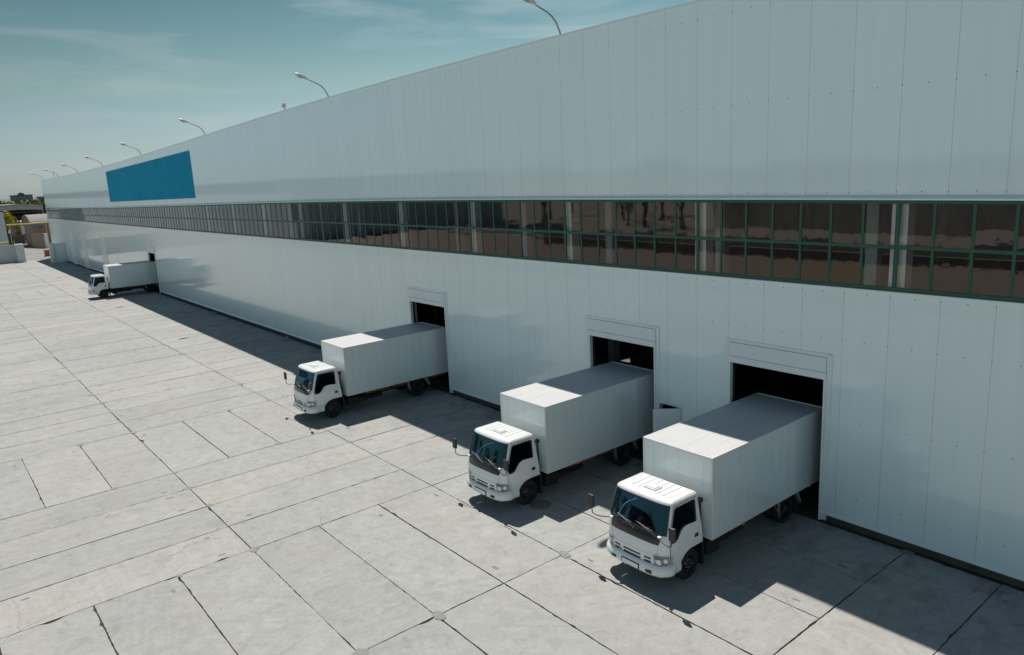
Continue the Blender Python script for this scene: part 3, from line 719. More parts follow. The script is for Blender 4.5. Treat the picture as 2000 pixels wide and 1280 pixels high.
    rf_.add([q for r_ in rings for q in r_], [(j * k + i, j * k + (i + 1) % k, (j + 1) * k + (i + 1) % k, (j + 1) * k + i) for j in range(len(rings) - 1) for i in range(k)], 0, True)
    rf_.add(rings[-1], [tuple(range(k))], 0, True)
    for i in range(8):                                          # pressed ribs
        y_ = -.70 + i * .20
        x0, x1 = .42, (1.16 if abs(y_) > .18 else .72)
        zt_ = 2.297 if abs(y_) < .62 else 2.288
        rf_.box(x0, x1, y_ - .022, y_ + .022, zt_ - .02, zt_ + .016, bev=.007)
    rf_.box(.40, 1.22, .855, .872, 2.20, 2.268, bev=.004); rf_.box(.40, 1.22, -.872, -.855, 2.20, 2.268, bev=.004)
    ro = rf_.build('cab_roof', WHITE, root, fix=True)
    ht = MB(); ht.box(.80, 1.10, -.21, .21, 2.29, 2.335, bev=.02); ht.box(.84, 1.06, -.16, .16, 2.336, 2.352, bev=.007); ht.build('roof_vent', WHITE, ro)
    # ---- doors
    for s_ in (1, -1):
        def dpoly(g_, off, holes=True):
            lowd = [(1.50 - g_, 1.25), (1.46 - g_, .56 + g_)] + [(0.64 + (0.54 + g_) * math.cos(R(a)), 0.40 + (0.54 + g_) * math.sin(R(a))) for a in (20, 32, 44, 56, 68, 80)] + [(0.36 + g_, .955 + g_), (0.36 + g_, 1.25)]
            hid = [(0.36 + g_, 1.25), (0.40 + g_, 2.165 - g_), (1.262 - g_, 2.165 - g_), (1.50 - g_, 1.42), (1.50 - g_, 1.25)]
            L_ = [(u, s_ * (hwz(z) + off), z) for u, z in lowd]; H_ = [(u, s_ * (hwz(z) + off), z) for u, z in hid]
            return L_, H_
        dm = MB(); L_, H_ = dpoly(-.004, .003); hw_ = [(u, s_ * (hwz(z) + .003), z) for u, z in WIN]
        dm.poly(L_, mi=1); dm.poly(H_, [hw_], mi=1)
        L_, H_ = dpoly(.004, .009); hw_ = [(u, s_ * (hwz(z) + .009), z) for u, z in WIN]
        dm.poly(L_); dm.poly(H_, [hw_])
        door = dm.build('door', [WHITE, BLACKP], root, fix=True)
        gk = MB(); cxw = (.95, 1.75)
        inn = [(u + (cxw[0] - u) * .05, z + (cxw[1] - z) * .07) for u, z in WIN]; k = len(WIN)
        gk.add([(u, s_ * (hwz(z) + .014), z) for u, z in [(u + (u - cxw[0]) * .015, z + (z - cxw[1]) * .02) for u, z in WIN]] + [(u, s_ * (hwz(z) + .010), z) for u, z in inn], [(i, (i + 1) % k, k + (i + 1) % k, k + i) for i in range(k)], 0)
        gk.build('window_seal', BLACKP, door, fix=False)
        gg = MB(); gg.poly([(u, s_ * (hwz(z) - .012), z) for u, z in WIN]); gg.build('side_window', GLASS_SIDE, door, fix=False)
        hd = MB(); hd.box(.40, .545, s_ * .998, s_ * 1.006, 1.135, 1.235, bev=.003); hd.box(.415, .53, s_ * 1.004, s_ * 1.022, 1.185, 1.215, bev=.005); hd.build('handle', BLACKP, door)
        si = MB(); si.box(1.50, 1.57, s_ * .955, s_ * .978, .60, .655, bev=.004); si.build('side_indicator', AMBER, root)
        # mirror on its bent arm
        mm = MB(); yo = 0.0 if s_ > 0 else -0.13
        Y_ = lambda v: s_ * v + yo * (0 if v < .95 else (1 if v > 1.15 else .5))
        mm.tube([(1.66, Y_(.80), 1.47), (1.74, Y_(.88), 1.455), (1.76, Y_(1.02), 1.415), (1.77, Y_(1.16), 1.40), (1.765, Y_(1.24), 1.43), (1.765, Y_(1.255), 1.60)], .014, 8)
        mr = mm.build('mirror_arm', BLACKP, root)
        mh = MB(); yc = Y_(1.27); mh.box(1.725, 1.80, yc - .095, yc + .095, 1.585, 1.925, bev=.024); mo = mh.build('mirror', BLACKP, root)
        mg = MB(); mg.box(1.7235, 1.7255, yc - .075, yc + .075, 1.61, 1.90); mg.build('mirror_glass', CHROME, mo)
        bk = MB(); bk.box(1.615, 1.69, s_ * .74, s_ * .84, 1.44, 1.485, bev=.012); bk.build('mirror_bracket', WHITE, root)
        # headlight
        hl = MB(); pa, pb = (.665, 1.02)
        def hp(z):
            f_ = (z - .69) / .31; a_ = lerp(.70, .655, f_); b_ = lerp(1.015, 1.035, f_)
            return (a_, b_) if s_ > 0 else (-b_, -a_)
        zs = [.69, .76, .84, .92, .975]
        patch(hl, hp, zs, .004, 1, .01); hlo = hl.build('headlight', [WHITE, mat('lamp_bezel', (0.16, 0.165, 0.17), 0.25, metal=0.6)], root, fix=False)
        rfm = MB()
        for (pc, zc_, rr_) in ((.80, .835, .088), (.935, .875, .062)):
            P = shell(pc * s_, zc_); N = snorm(pc * s_, zc_)
            rot_ = N.to_track_quat('Y', 'Z').to_matrix(); t_ = MB(); t_.lathe_y([(0.0, .004), (rr_ * .35, .005), (rr_ * .7, .009), (rr_, .022), (rr_ + .006, .022), (rr_ + .006, .0)], (0, 0, 0), 20)
            rfm.add([rot_ @ Vector(q) + P for q in t_.v], t_.f, 0, True)
        rfm.build('reflector', CHROME, hlo)
        lg = MB(); patch(lg, hp, zs, .030, 0, .026); lg.build('headlight_lens', GLASS_HL, hlo, fix=False)
        am = MB(); patch(am, lambda z: ((.955, 1.02) if s_ > 0 else (-1.02, -.955)), [.70, .74, .775], .012, 0, .01, n=5); am.build('turn_signal', mat('turn_lens', (0.75, 0.62, 0.50), 0.2), hlo, fix=False)
    # ---- windscreen, gasket, dark cowl panel, grille, panel seams
    gs = MB()
    patch(gs, lambda z: (-WP - .002, WP + .002), [WZ1 - .03, WZ1 + .008], .004, 0, .01, n=30); patch(gs, lambda z: (-WP - .002, WP + .002), [WZ0 - .012, WZ0 + .035], .004, 0, .01, n=30)
    for s_ in (-1, 1): patch(gs, lambda z: tuple(sorted((s_ * (WP - .035), s_ * (WP + .006)))), [WZ0 - .01 + i * (WZ1 - WZ0 + .016) / 10 for i in range(11)], .004, 0, .01, n=4)
    gs.build('windscreen_seal', BLACKP, root, fix=False)
    ws = MB(); vs = []; nn = 28; zs = [WZ0 + (WZ1 - WZ0) * i / 8 for i in range(9)]
    for z in zs:
        for i in range(nn + 1):
            p = -WP + 2 * WP * i / nn; vs.append(shell(p, z) - snorm(p, z) * .012)
    ws.add(vs, [(j * (nn + 1) + i, j * (nn + 1) + i + 1, (j + 1) * (nn + 1) + i + 1, (j + 1) * (nn + 1) + i) for j in range(8) for i in range(nn)], 0, True)
    ws.build('windscreen', GLASS_CAB, root, fix=False)
    bp_ = MB(); patch(bp_, lambda z: (-lerp(.775, .86, (z - 1.24) / .24), lerp(.775, .86, (z - 1.24) / .24)), [1.245, 1.30, 1.36, 1.42, 1.485], .007, 0, .012, n=30)
    for i in range(9): patch(bp_, lambda z: (-.80 + i * .18, -.80 + i * .18 + .12), [1.425, 1.437], .012, 1, .01, n=3)
    bp_.build('cowl_panel', [BLACKG, CHASSIS], root, fix=False)
    gr = MB()
    for (a_, b_) in ((-.62, -.42), (-.30, .26), (.38, .58)):
        for z in (.845, .755): patch(gr, lambda zz_: (a_ + (zz_ - z) * .15, b_ + (zz_ - z) * .15), [z - .024, z + .024], .003, 0, .008, n=10)
    gr.build('grille', BLACKP, root, fix=False)
    sm_ = MB()
    patch(sm_, lambda z: (-.66, .66), [.964, .968], .002, 0, .004, n=26)
    for s_ in (-1, 1):
        patch(sm_, lambda z: tuple(sorted((s_ * (lerp(.655, .70, (1.245 - z) / .5) if z > .7 else .70) + 0 * z, s_ * (lerp(.655, .70, (1.245 - z) / .5)) + s_ * .005))) if False else tuple(sorted((s_ * lerp(.70, .775, (z - .68) / .56), s_ * (lerp(.70, .775, (z - .68) / .56) + .005)))), [.68, .82, .96, 1.1, 1.245], .002, 0, .004, n=2)
        patch(sm_, lambda z: tuple(sorted((s_ * 1.015, s_ * 1.021))), [.60, .8, 1.0, 1.2, 1.4, 1.48], .002, 0, .004, n=2)
    sm_.build('panel_seam', mat('seam_grey', (0.10, 0.10, 0.10), 0.8), root, fix=False)
    # bumper: swept section following the nose, wrapping the corners
    bm_ = MB(); sec = [(.00, .455), (.05, .43), (.085, .46), (.10, .52), (.098, .585), (.075, .65), (.035, .715), (.00, .735)]
    ps = [-1.33, -1.2, -1.1, -1.02, -.99, -.96, -.92, -.86, -.78, -.65, -.5, -.3, -.1, .1, .3, .5, .65, .78, .86, .92, .96, .99, 1.02, 1.1, 1.2, 1.33]
    vs = []
    for p in ps:
        N = snorm(p, .6); N.z = 0; N.normalize(); P = shell(p, .6)
        k_ = 0.45 if abs(p) > 1.05 else 1.0
        for (o_, z) in sec: vs.append((P.x + N.x * (o_ * k_ + .004), P.y + N.y * (o_ * k_ + .004), z + (0.02 if abs(p) > .9 else 0)))
    ns = len(sec)
    bm_.add(vs, [(i * ns + j, i * ns + (j + 1) % ns, (i + 1) * ns + (j + 1) % ns, (i + 1) * ns + j) for i in range(len(ps) - 1) for j in range(ns)], 0, True)
    bm_.add(vs[:ns], [tuple(range(ns))]); bm_.add(vs[-ns:], [tuple(range(ns))])
    bo = bm_.build('bumper', WHITE, root)
    fh = MB(); gl_ = MB()
    for s_ in (-1, 1):
        fh.box(ufc(.6) + .05, ufc(.6) + .087 , s_ * .47, s_ * .66, .50, .585, bev=.012)
        fh.box(ufc(.6) + .05, ufc(.6) + .0985, s_ * .48, s_ * .63, .505, .58, bev=.010)
    fh.build('bumper_vent', BLACKP, bo)
    np_ = MB(); np_.box(ufc(.6) + .07, ufc(.6) + .112, -.29, .29, .475, .625, bev=.006); pl_ = np_.build('plate_holder', BLACKP, bo)
    np_ = MB(); np_.box(ufc(.6) + .1125, ufc(.6) + .1165, -.26, .26, .492, .608, bev=.001); np_.build('number_plate', mat('plate_white', (0.8, 0.8, 0.78), 0.4), pl_)
    tw = MB(); tw.tube([(1.76, -.42, .77), (1.80, -.36, .75)], .018); tw.build('tow_eye', STEEL, bo)
    # wipers
    for (ya, yb) in ((-.62, -.02), (.02, .66)):
        wp = MB()
        def on(y_, z, o_): p = y_ / hwz(z); return shell(p, z) + snorm(p, z) * o_
        wp.tube([on(yb, 1.445, .02), on(lerp(yb, ya, .35), 1.52, .035), on(lerp(yb, ya, .7), 1.585, .03)], .007, 6)
        wp.tube([on(lerp(yb, ya, .15), 1.535, .016), on(lerp(yb, ya, .6), 1.57, .016), on(ya, 1.615, .016)], .006, 6)
        wp.tube([on(yb, 1.43, .0), on(yb, 1.445, .03)], .02, 8)
        wp.build('wiper', mat('wiper_metal', (0.12, 0.12, 0.125), 0.35, metal=0.6), root)
    # ---- cab interior
    it = MB()
    it.box(1.22, 1.60, -.85, .85, 1.10, 1.40, bev=.05)
    it.box(1.30, 1.46, -.05, .35, 1.36, 1.44, bev=.03); di = it.build('dashboard', DASH, root)
    it = MB(); it.poly([(1.34, .02, 1.447), (1.52, .06, 1.437), (1.50, .30, 1.440), (1.36, .27, 1.447)]); it.poly([(1.44, -.36, 1.412), (1.56, -.34, 1.412), (1.55, -.02, 1.412), (1.46, -.05, 1.412)]); it.build('papers', PAPER, di, fix=False)
    for y_ in (-.50, .12, .58):
        it = MB(); it.box(.42, .95, y_ - .24, y_ + .24, 1.0, 1.18, bev=.05); it.box(.34, .50, y_ - .23, y_ + .23, 1.15, 1.72, bev=.05)
        it.box(.36, .46, y_ - .13, y_ + .13, 1.74, 1.92, bev=.04); it.build('seat', INTER, root)
    it = MB(); nsg = 24; c_ = Vector((1.10, -.50, 1.47)); ax = Vector((.35, 0, .9)).normalized(); b1 = Vector((0, 1, 0)); b2 = ax.cross(b1)
    it.tube([c_ + (b1 * math.cos(2 * math.pi * i / nsg) + b2 * math.sin(2 * math.pi * i / nsg)) * .21 for i in range(nsg + 1)], .016, 8)
    it.tube([c_ - b1 * .2, c_ + b1 * .2], .014, 6); it.tube([c_, c_ - ax * .3], .03, 8); it.build('steering_wheel', BLACKP, root)
    it = MB(); it.box(.22, .26, -.94, .94, .95, 1.28); it.box(.26, 1.3, -.93, .93, .905, .93); it.build('cab_lining', INTER, root)
    # ---- wheels
    def wheel(x, s_, dual):
        t = MB(); r_ = .415
        sets = [(.80, .21)] if not dual else [(.86, .20), (.62, .20)]
        for (yc, w_) in sets:
            h_ = w_ / 2; yy = s_ * yc
            t.lathe_y([(.245, -h_ * .9), (.27, -h_), (.35, -h_ * 1.02), (.392, -h_ * .92), (.41, -h_ * .74), (r_, -h_ * .5)] + [(r_ - (.006 if k % 2 else 0), -h_ * .5 + h_ * k * .25) for k in range(1, 4)] + [(r_, h_ * .5), (.41, h_ * .74), (.392, h_ * .92), (.35, h_ * 1.02), (.27, h_), (.245, h_ * .9)], (x, yy, r_), 40)
        hub = MB(); y1 = s_ * (sets[0][0] + .02)
        if dual: prof = [(.245, .09), (.235, .03), (.21, -.06), (.13, -.075), (.10, -.03), (.06, -.02), (0.0, -.02)]
        else: prof = [(.245, .085), (.232, .05), (.20, .02), (.15, .03), (.13, .065), (.075, .07), (.06, .105), (0.0, .11)]
        hub.lathe_y([(a_, s_ * b_) for a_, b_ in prof], (x, s_ * sets[0][0], r_), 32)
        wr = hub.build('wheel', RIMM, root)
        t.build('tyre', RUBBER, wr)
        nt = MB(); 
        for k in range(6):
            a_ = 2 * math.pi * k / 6 + .3; yb_ = .07 if not dual else -.06
            nt.lathe_y([(0.014, s_ * (yb_ - .01)), (.014, s_ * (yb_ + .022)), (0.0, s_ * (yb_ + .024))], (x + .105 * math.cos(a_), s_ * sets[0][0], r_ + .105 * math.sin(a_)), 8)
        nt.build('wheel_nuts', STEEL, wr)
        if not dual:
            st = MB()
            for k in range(10):
                a_ = 2 * math.pi * k / 10; c_ = Vector((x + .19 * math.cos(a_), s_ * (sets[0][0] + .024), r_ + .19 * math.sin(a_)))
                st.tube([c_, c_ + Vector((0, s_ * .006, 0))], .017, 8)
            st.build('rim_holes', BLACKP, wr)
    for s_ in (1, -1): wheel(.66, s_, False); wheel(-3.72, s_, True)
    # wheel housings, mud flaps and stays
    for s_ in (1, -1):
        m_ = MB(); n_ = 12
        P = [(.66 + .49 * math.cos(R(a)), .385 + .49 * math.sin(R(a))) for a in [5 + 175 * i / n_ for i in range(n_ + 1)]]
        m_.add([(u, s_ * .96, z) for u, z in P] + [(u, s_ * .55, z) for u, z in P], [(i, i + 1, n_ + 2 + i, n_ + 1 + i) for i in range(n_)], 0, True)
        m_.box(.10, .17, s_ * .66, s_ * .95, .22, .86); m_.build('wheel_housing', CHASSIS, root, fix=False)
        for (xt, xb, w_) in ((-3.17, -3.24, .13), (-4.20, -4.30, .12)):
            m_ = MB(); q = [(xt + w_ / 2, .86), (xt - w_ / 2, .86), (xb - .02, .40), (xb + .02, .40)]
            if xb < -4: q = [(xt + w_ / 2 + .1, .86), (xt - .02, .86), (xb - .10, .46), (xb - .06, .44)]
            y_ = s_ * 1.06
            m_.add([(u, y_ - .006, z) for u, z in q] + [(u, y_ + .006, z) for u, z in q], [(0, 1, 2, 3), (7, 6, 5, 4), (0, 4, 5, 1), (1, 5, 6, 2), (2, 6, 7, 3), (3, 7, 4, 0)])
            m_.tube([(xt + .10, s_ * .95, .86), (xb, s_ * 1.05, .45)], .011, 6)
            m_.build('mudguard_stay', GALV, root)
        m_ = MB(); m_.box(-4.28, -4.26, s_ * .58, s_ * 1.0, .18, .8); m_.build('mud_flap', RUBBER, root)
        m_ = MB(); m_.lathe_y([(.46, 0), (.47, .40), (.46, .40)], (-3.72, .55 if s_ > 0 else -.95, .40), 28); bmv = [(x_, y_, z_) for x_, y_, z_ in m_.v if True]
    # ---- chassis
    ch = MB()
    for s_ in (1, -1):
        ch.box(-5.35, 1.1, s_ * .36, s_ * .44, .48, .70); ch.box(-5.35, -.05, s_ * .34, s_ * .46, .702, .775)
    for x in (-.1, -.9, -1.7, -2.6, -3.4, -4.2, -5.2): ch.box(x - .04, x + .04, -.36, .36, .50, .66)
    ch.box(-.62, -.10, .50, .92, .34, .72, bev=.03); ch.box(-.58, -.12, -.92, -.5, .36, .70, bev=.03)
    ch.box(-1.75, -.85, -.95, -.52, .32, .68, bev=.06)
    ch.tube([(-3.72, -.8, .385), (-3.72, .8, .385)], .07, 10); ch.lathe_y([(0, -.16), (.15, -.14), (.19, 0), (.15, .14), (0, .16)], (-3.72, 0, .385), 16)
    ch.tube([(.66, -.75, .385), (.66, .75, .385)], .045, 8); ch.tube([(.3, 0, .6), (-3.6, 0, .42)], .045, 8)
    ch.box(-.02, .9, -.35, .35, .42, .85, bev=.05)
    ch.tube([(-.7, .72, .52), (-1.15, .72, .52)], .13, 14); ch.tube([(-1.25, .70, .50), (-1.9, .70, .50)], .10, 14)
    for x in (-3.15, -4.29):
        for s_ in (1, -1): ch.box(x - .02, x + .02, s_ * .44, s_ * 1.0, .70, .76)
    ch.build('chassis', CHASSIS, root)
    sb = MB()
    for s_ in (1, -1):
        for xa_, xb_ in ((-5.38, -4.35), (-3.05, -2.35), (-2.25, -1.55), (-1.45, -.95)): sb.box(xa_, xb_, s_ * .90, s_ * .98, .74, .885)
    i = 0; x = -.25
    while x > -5.3: sb.box(x - .03, x + .03, -.795, .795, .777, .89); x -= .55
    sb.build('subframe', REDPR, root)
    sn = MB(); sn.tube([(.14, .84, .95), (.15, .87, 1.4), (.17, .87, 1.93)], [.032, .032, .035], 12); sn.box(.10, .24, .80, .93, 1.90, 2.04, bev=.03); sn.build('air_intake', BLACKP, root)
    # ---- cargo box
    bx = MB(); zb, zt_, LB = .897, 3.112, 5.42
    bx.box(-LB, 0, -HWB + .006, HWB - .006, zb, zt_ - .015); bo_ = bx.build('cargo_box', BOXM, root)
    tr_ = MB()
    for s_ in (1, -1):
        tr_.box(-LB, .008, s_ * (HWB - .055), s_ * (HWB + .004), zt_ - .075, zt_ - .002, bev=.008)
        tr_.box(-LB, .006, s_ * (HWB - .05), s_ * (HWB + .002), zb - .006, zb + .05, bev=.004)
        tr_.box(-.05, .007, s_ * (HWB - .055), s_ * (HWB + .003), zb + .051, zt_ - .076, bev=.006)
        tr_.box(-LB - .004, -LB + .05, s_ * (HWB - .05), s_ * (HWB + .003), zb + .051, zt_ - .076, bev=.006)
    tr_.box(-.04, .0085, -HWB + .06, HWB - .06, zt_ - .073, zt_ - .003, bev=.006); tr_.box(-.04, .006, -HWB + .055, HWB - .055, zb - .004, zb + .06, bev=.006)
    tr_.box(-LB - .006, -LB + .05, -HWB + .06, HWB - .06, zt_ - .073, zt_ + .012, bev=.006)
    tr_.build('box_trim', mat('box_trim_paint', (0.70, 0.70, 0.68), 0.35, var=0.12, vscale=8), bo_)
    rd = MB(); rd.box(-LB + .05, -.041, -HWB + .056, HWB - .056, zt_ - .02, zt_ - .004)
    rd.build('box_roof', ROOFM, bo_)
    for x in (-1.36, -4.72):
        for s_ in (1, -1):
            a_ = MB(); a_.box(x - .045, x + .045, s_ * (HWB - .02), s_ * (HWB + .018), zb - .045, zb + .018, bev=.006); a_.build('marker_light', AMBER, bo_)
    rv = MB()
    for s_ in (1, -1):
        x = -.15
        while x > -5.3: rv.box(x - .006, x + .006, s_ * (HWB + .002), s_ * (HWB + .0055), zt_ - .11, zt_ - .098); x -= .42
    rv.build('rivets', mat('rivet_dark', (0.08, 0.08, 0.08), 0.6), bo_)
    for n_ in ():
        pass
    return root
T0 = make_truck()
TR = [(-4.636, 10.457, 'white box truck nearest the camera, backed into the rightmost door of the warehouse'),
      (-4.713, 16.606, 'middle white box truck of the near three, a drain cover by its front wheel'),
      (-5.119, 29.433, 'white box truck in the third door from the right, standing apart in mid wall'),
      (-4.068, 82.287, 'small distant white box truck backed into the far door below the blue sign')]
for i, (x, y, lb) in enumerate(TR):
    o = T0 if i == 0 else copy_tree(T0)
    o.location = (x, y + HWB, 0); o.rotation_euler = (0, 0, math.pi); tag(o, lb, 'truck', 'box trucks backed into the warehouse doors')
    if i:
        for c in children(o):
            if c.name.startswith('papers'): c.location.y += .1 * i
# ------------------------------------------------------------------ yard details
mc = MB(); n = 36; cx, cy = -5.12, 16.55
for (r0, r1, z0, z1, mi) in ((.30, .345, .009, .009, 0),):
    vs = [(cx + r_ * math.cos(2 * math.pi * i / n), cy + r_ * math.sin(2 * math.pi * i / n), .012) for r_ in (r0, r1) for i in range(n)]
    mc.add(vs, [(i, (i + 1) % n, n + (i + 1) % n, n + i) for i in range(n)], 0)
mc.add([(cx + .345 * math.cos(2 * math.pi * i / n), cy + .345 * math.sin(2 * math.pi * i / n), z) for z in (.0, .012) for i in range(n)], [(i, (i + 1) % n, n + (i + 1) % n, n + i) for i in range(n)], 0)
mc.add([(cx + .30 * math.cos(2 * math.pi * i / n), cy + .30 * math.sin(2 * math.pi * i / n), .006) for i in range(n)], [tuple(range(n))], 1)
for i in range(-5, 6):
    h = math.sqrt(max(0, .28 ** 2 - (i * .052) ** 2)); mc.box(cx - h, cx + h, cy + i * .052 - .012, cy + i * .052 + .012, .006, .011)
    mc.box(cx + i * .052 - .012, cx + i * .052 + .012, cy - h, cy + h, .006, .0105)
tag(mc.build('manhole_cover', [mat('cast_iron', (0.24, 0.23, 0.22), 0.7, var=0.4, vscale=9), mat('cast_iron_dark', (0.15, 0.145, 0.14), .8)]), 'round cast-iron drain cover in the concrete beside the front wheel of the second truck', 'manhole cover')
# little clutter at the foot of the wall between third and far truck
def debris(nm, x, y, rz, lb, cat):
    m_ = MB(); rnd_ = random.Random(int(y * 10))
    for i in range(5):
        a = rnd_.uniform(0, 3.1); L_ = rnd_.uniform(.12, .3); m_.obox((rnd_.uniform(-.25, .25), rnd_.uniform(-.3, .3), .03 + .03 * i), (math.cos(a) * L_, math.sin(a) * L_, rnd_.uniform(-.02, .05)), (-math.sin(a) * .05, math.cos(a) * .05, 0), (0, 0, .018))
    o = m_.build(nm, [GALV]); o.location = (x, y, 0); tag(o, lb, cat)
debris('scrap_pile', -0.55, 62.6, 0, 'little heap of metal scrap at the wall foot right of the far truck', 'scrap')
debris('scrap_pile', -0.5, 47.6, 0, 'little heap of metal scrap at the wall foot left of the third truck', 'scrap')

# ------------------------------------------------------------------ gate wing walls at the far end of the yard
CORR = MATS['wall_cladding']
g = MB(); g.box(-1.65, -0.02, 134.1, 134.4, 0, 3.0); wv = tag(g.build('gate_wall', TRIMW), 'short white metal wing wall standing out from the far end of the warehouse', 'wall')
g = MB(); g.box(-2.15, -1.651, 133.8, 134.7, 0, 3.05, bev=.03); g.box(-2.17, -1.63, 133.78, 134.72, 1.5, 1.53); g.build('end_post', mat('pale_post', (0.72, 0.73, 0.71), 0.5, var=.1), wv)
g = MB(); g.box(-14.5, -5.75, 142.6, 142.9, 0, 2.85); wv = tag(g.build('gate_wall', mat('corrugated_white', (0.58, 0.61, 0.62), 0.4, var=.08, vscale=1)), 'low pale corrugated wall at the left edge of the yard beside the gate opening', 'wall')
g = MB(); g.box(-5.749, -4.6, 141.9, 143.1, 0, 2.9, bev=.03); g.box(-5.76, -4.59, 141.89, 143.11, .95, .98); g.box(-5.76, -4.59, 141.89, 143.11, 1.9, 1.93); g.build('end_post', MATS['pale_post'], wv)
g = MB()
for i in range(60): 
    y0_ = -14.5 + i * .145
    g.box(y0_, y0_ + .07, 142.57, 142.599, .05, 2.8)
g.build('ribs', MATS['corrugated_white'], wv)
# tall pale building whose edge shows at the left border
g = MB(); g.box(-8.6, -4.35, 166, 180, 0, 7.4); bl = g.build('pale_building', mat('pale_sheet', (0.50, 0.55, 0.58), 0.5, var=.08, vscale=1)); tag(bl, 'tall pale blue-grey windowless building at the left border behind the low wall', 'building')
g = MB(); g.box(-8.7, -4.25, 165.9, 180.1, 7.4, 7.55); g.build('roof', GALV, bl)
g = MB(); g.box(-8.6, -4.345, 165.9, 165.999, 0, 1.9); g.build('base_band', mat('pale_blue_base', (0.40, 0.47, 0.52), 0.5), bl)
# yellow gas pipes
def pipe(pts, posts, lb):
    r_ = empty('gas_pipe', (0, 0, 0)); m_ = MB(); m_.tube(pts, .10, 8); m_.build('pipe', YELLOW, r_)
    for (x, y, z) in posts: m_ = MB(); m_.tube([(x, y, 0), (x, y, z)], .05, 6); m_.build('post', YELLOW, r_)
    tag(r_, lb, 'gas pipe')
pipe([(-4.3, 165, 5.35), (-1.0, 165, 5.28), (2.4, 165, 5.35)], [(-3.9, 165.2, 5.3), (1.9, 165.2, 5.3)], 'yellow gas pipe carried high across the gap left of the warehouse corner')
pipe([(-10.5, 140.8, 3.36), (-6.6, 140.8, 3.38)], [(-9.4, 140.8, 3.3)], 'short yellow pipe running above the low wall at the left border')
# beige barn with rounded roof
bb = MB(); nA = 14; XA, XE, YA, YE = 1.5, 13.0, 181.0, 194.0; hw = (YE - YA) / 2; ym = (YA + YE) / 2
prof = [(YA, 0), (YA, 4.3)] + [(ym - hw * math.cos(math.pi * i / nA), 4.3 + 2.0 * math.sin(math.pi * i / nA)) for i in range(1, nA)] + [(YE, 4.3), (YE, 0)]
bb.poly([(XA, y_, z) for y_, z in prof]); bb.poly([(XE, y_, z) for y_, z in prof]); bb.quad((XA, YA, 0), (XE, YA, 0), (XE, YA, 4.3), (XA, YA, 4.3)); bb.quad((XA, YE, 0), (XE, YE, 0), (XE, YE, 4.3), (XA, YE, 4.3))
bo = bb.build('arched_barn', mat('beige_render', (0.30, 0.205, 0.165), 0.9, var=.15, vscale=.5)); tag(bo, 'beige rendered barn with an arched grey roof behind the gate', 'building')
bb = MB(); k = nA + 1; pr = [(ym - (hw + .25) * math.cos(math.pi * i / nA), 4.3 + 2.2 * math.sin(math.pi * i / nA)) for i in range(k)]
bb.add([(XA - .3, y_, z) for y_, z in pr] + [(XE + .3, y_, z) for y_, z in pr] + [(XA - .3, y_, z - .25) for y_, z in pr] + [(XE + .3, y_, z - .25) for y_, z in pr], [(i, i + 1, k + i + 1, k + i) for i in range(k - 1)] + [(i, i + 1, 2 * k + i + 1, 2 * k + i) for i in range(k - 1)] + [(2 * k + i, 2 * k + i + 1, 3 * k + i + 1, 3 * k + i) for i in range(k - 1)])
bb.build('roof', mat('grey_roofing', (0.27, 0.25, 0.24), .9, var=.2), bo)
bb = MB(); bb.box(2.6, 3.1, 180.93, 181.0, 3.8, 4.0); bb.build('vent', BLACKP, bo)
# beige plank fence with red capping and white end post
ff = MB(); a = Vector((0.95, 180, 0)); b = Vector((2.45, 174.6, 0)); n = 12
for i in range(n):
    p = a.lerp(b, (i + .5) / n); t = (b - a).normalized(); ff.obox(p + Vector((0, 0, 1.4)), t * ((b - a).length / n / 2 - .03), Vector((t.y, -t.x, 0)) * .05, (0, 0, 1.4))
fo = ff.build('plank_fence', mat('beige_planks', (0.36, 0.28, 0.22), .9, var=.2, vscale=1.5)); tag(fo, 'beige plank fence with red capping just left of the far warehouse corner', 'fence')
ff = MB(); t = (b - a).normalized(); ff.obox((a + b) / 2 + Vector((0, 0, 2.86)), t * (b - a).length / 2, Vector((t.y, -t.x, 0)) * .10, (0, 0, .06)); ff.build('capping', mat('red_cap', (0.36, 0.10, 0.08), .8), fo)
ff = MB(); ff.box(2.46, 3.1, 174.0, 174.6, 0, 2.9, bev=.03); ff.build('end_post', MATS['pale_post'], fo)
ff = MB(); ff.lathe_y([(0, 0)], (0, 0, 0)); ff = MB(); ff.tube([(3.0, 169.5, 0), (3.0, 169.5, 1.4)], .38, 14); ff.tube([(3.0, 169.5, .4), (3.0, 169.5, .45)], .4, 14); tag(ff.build('drum', BLUEM), 'blue drum standing by the white fence post at the warehouse corner', 'barrel')
ff = MB()
for r_ in range(5):
    for i in range(4): ff.box(-0.95 + i * .42 + (r_ % 2) * .1, -0.56 + i * .42 + (r_ % 2) * .1, 150.4, 150.8, r_ * .22, r_ * .22 + .2, bev=.015)
tag(ff.build('brick_stack', mat('red_brick', (0.34, 0.11, 0.06), .9, var=.3, vscale=4)), 'low red brick stack just outside the gate wall at the far corner', 'bricks')
# dark concrete panel fence
ff = MB()
for i in range(3): ff.box(-4.6 + i * 2.1, -2.65 + i * 2.1, 197, 197.12, 0, 2.0)
for i in range(4): ff.box(-4.68 + i * 2.1, -4.5 + i * 2.1, 196.95, 197.2, 0, 2.15)
tag(ff.build('panel_fence', mat('weathered_panels', (0.16, 0.13, 0.11), .95, var=.5, vscale=.9)), 'weathered brown panel fence closing the lane behind the gate', 'fence')
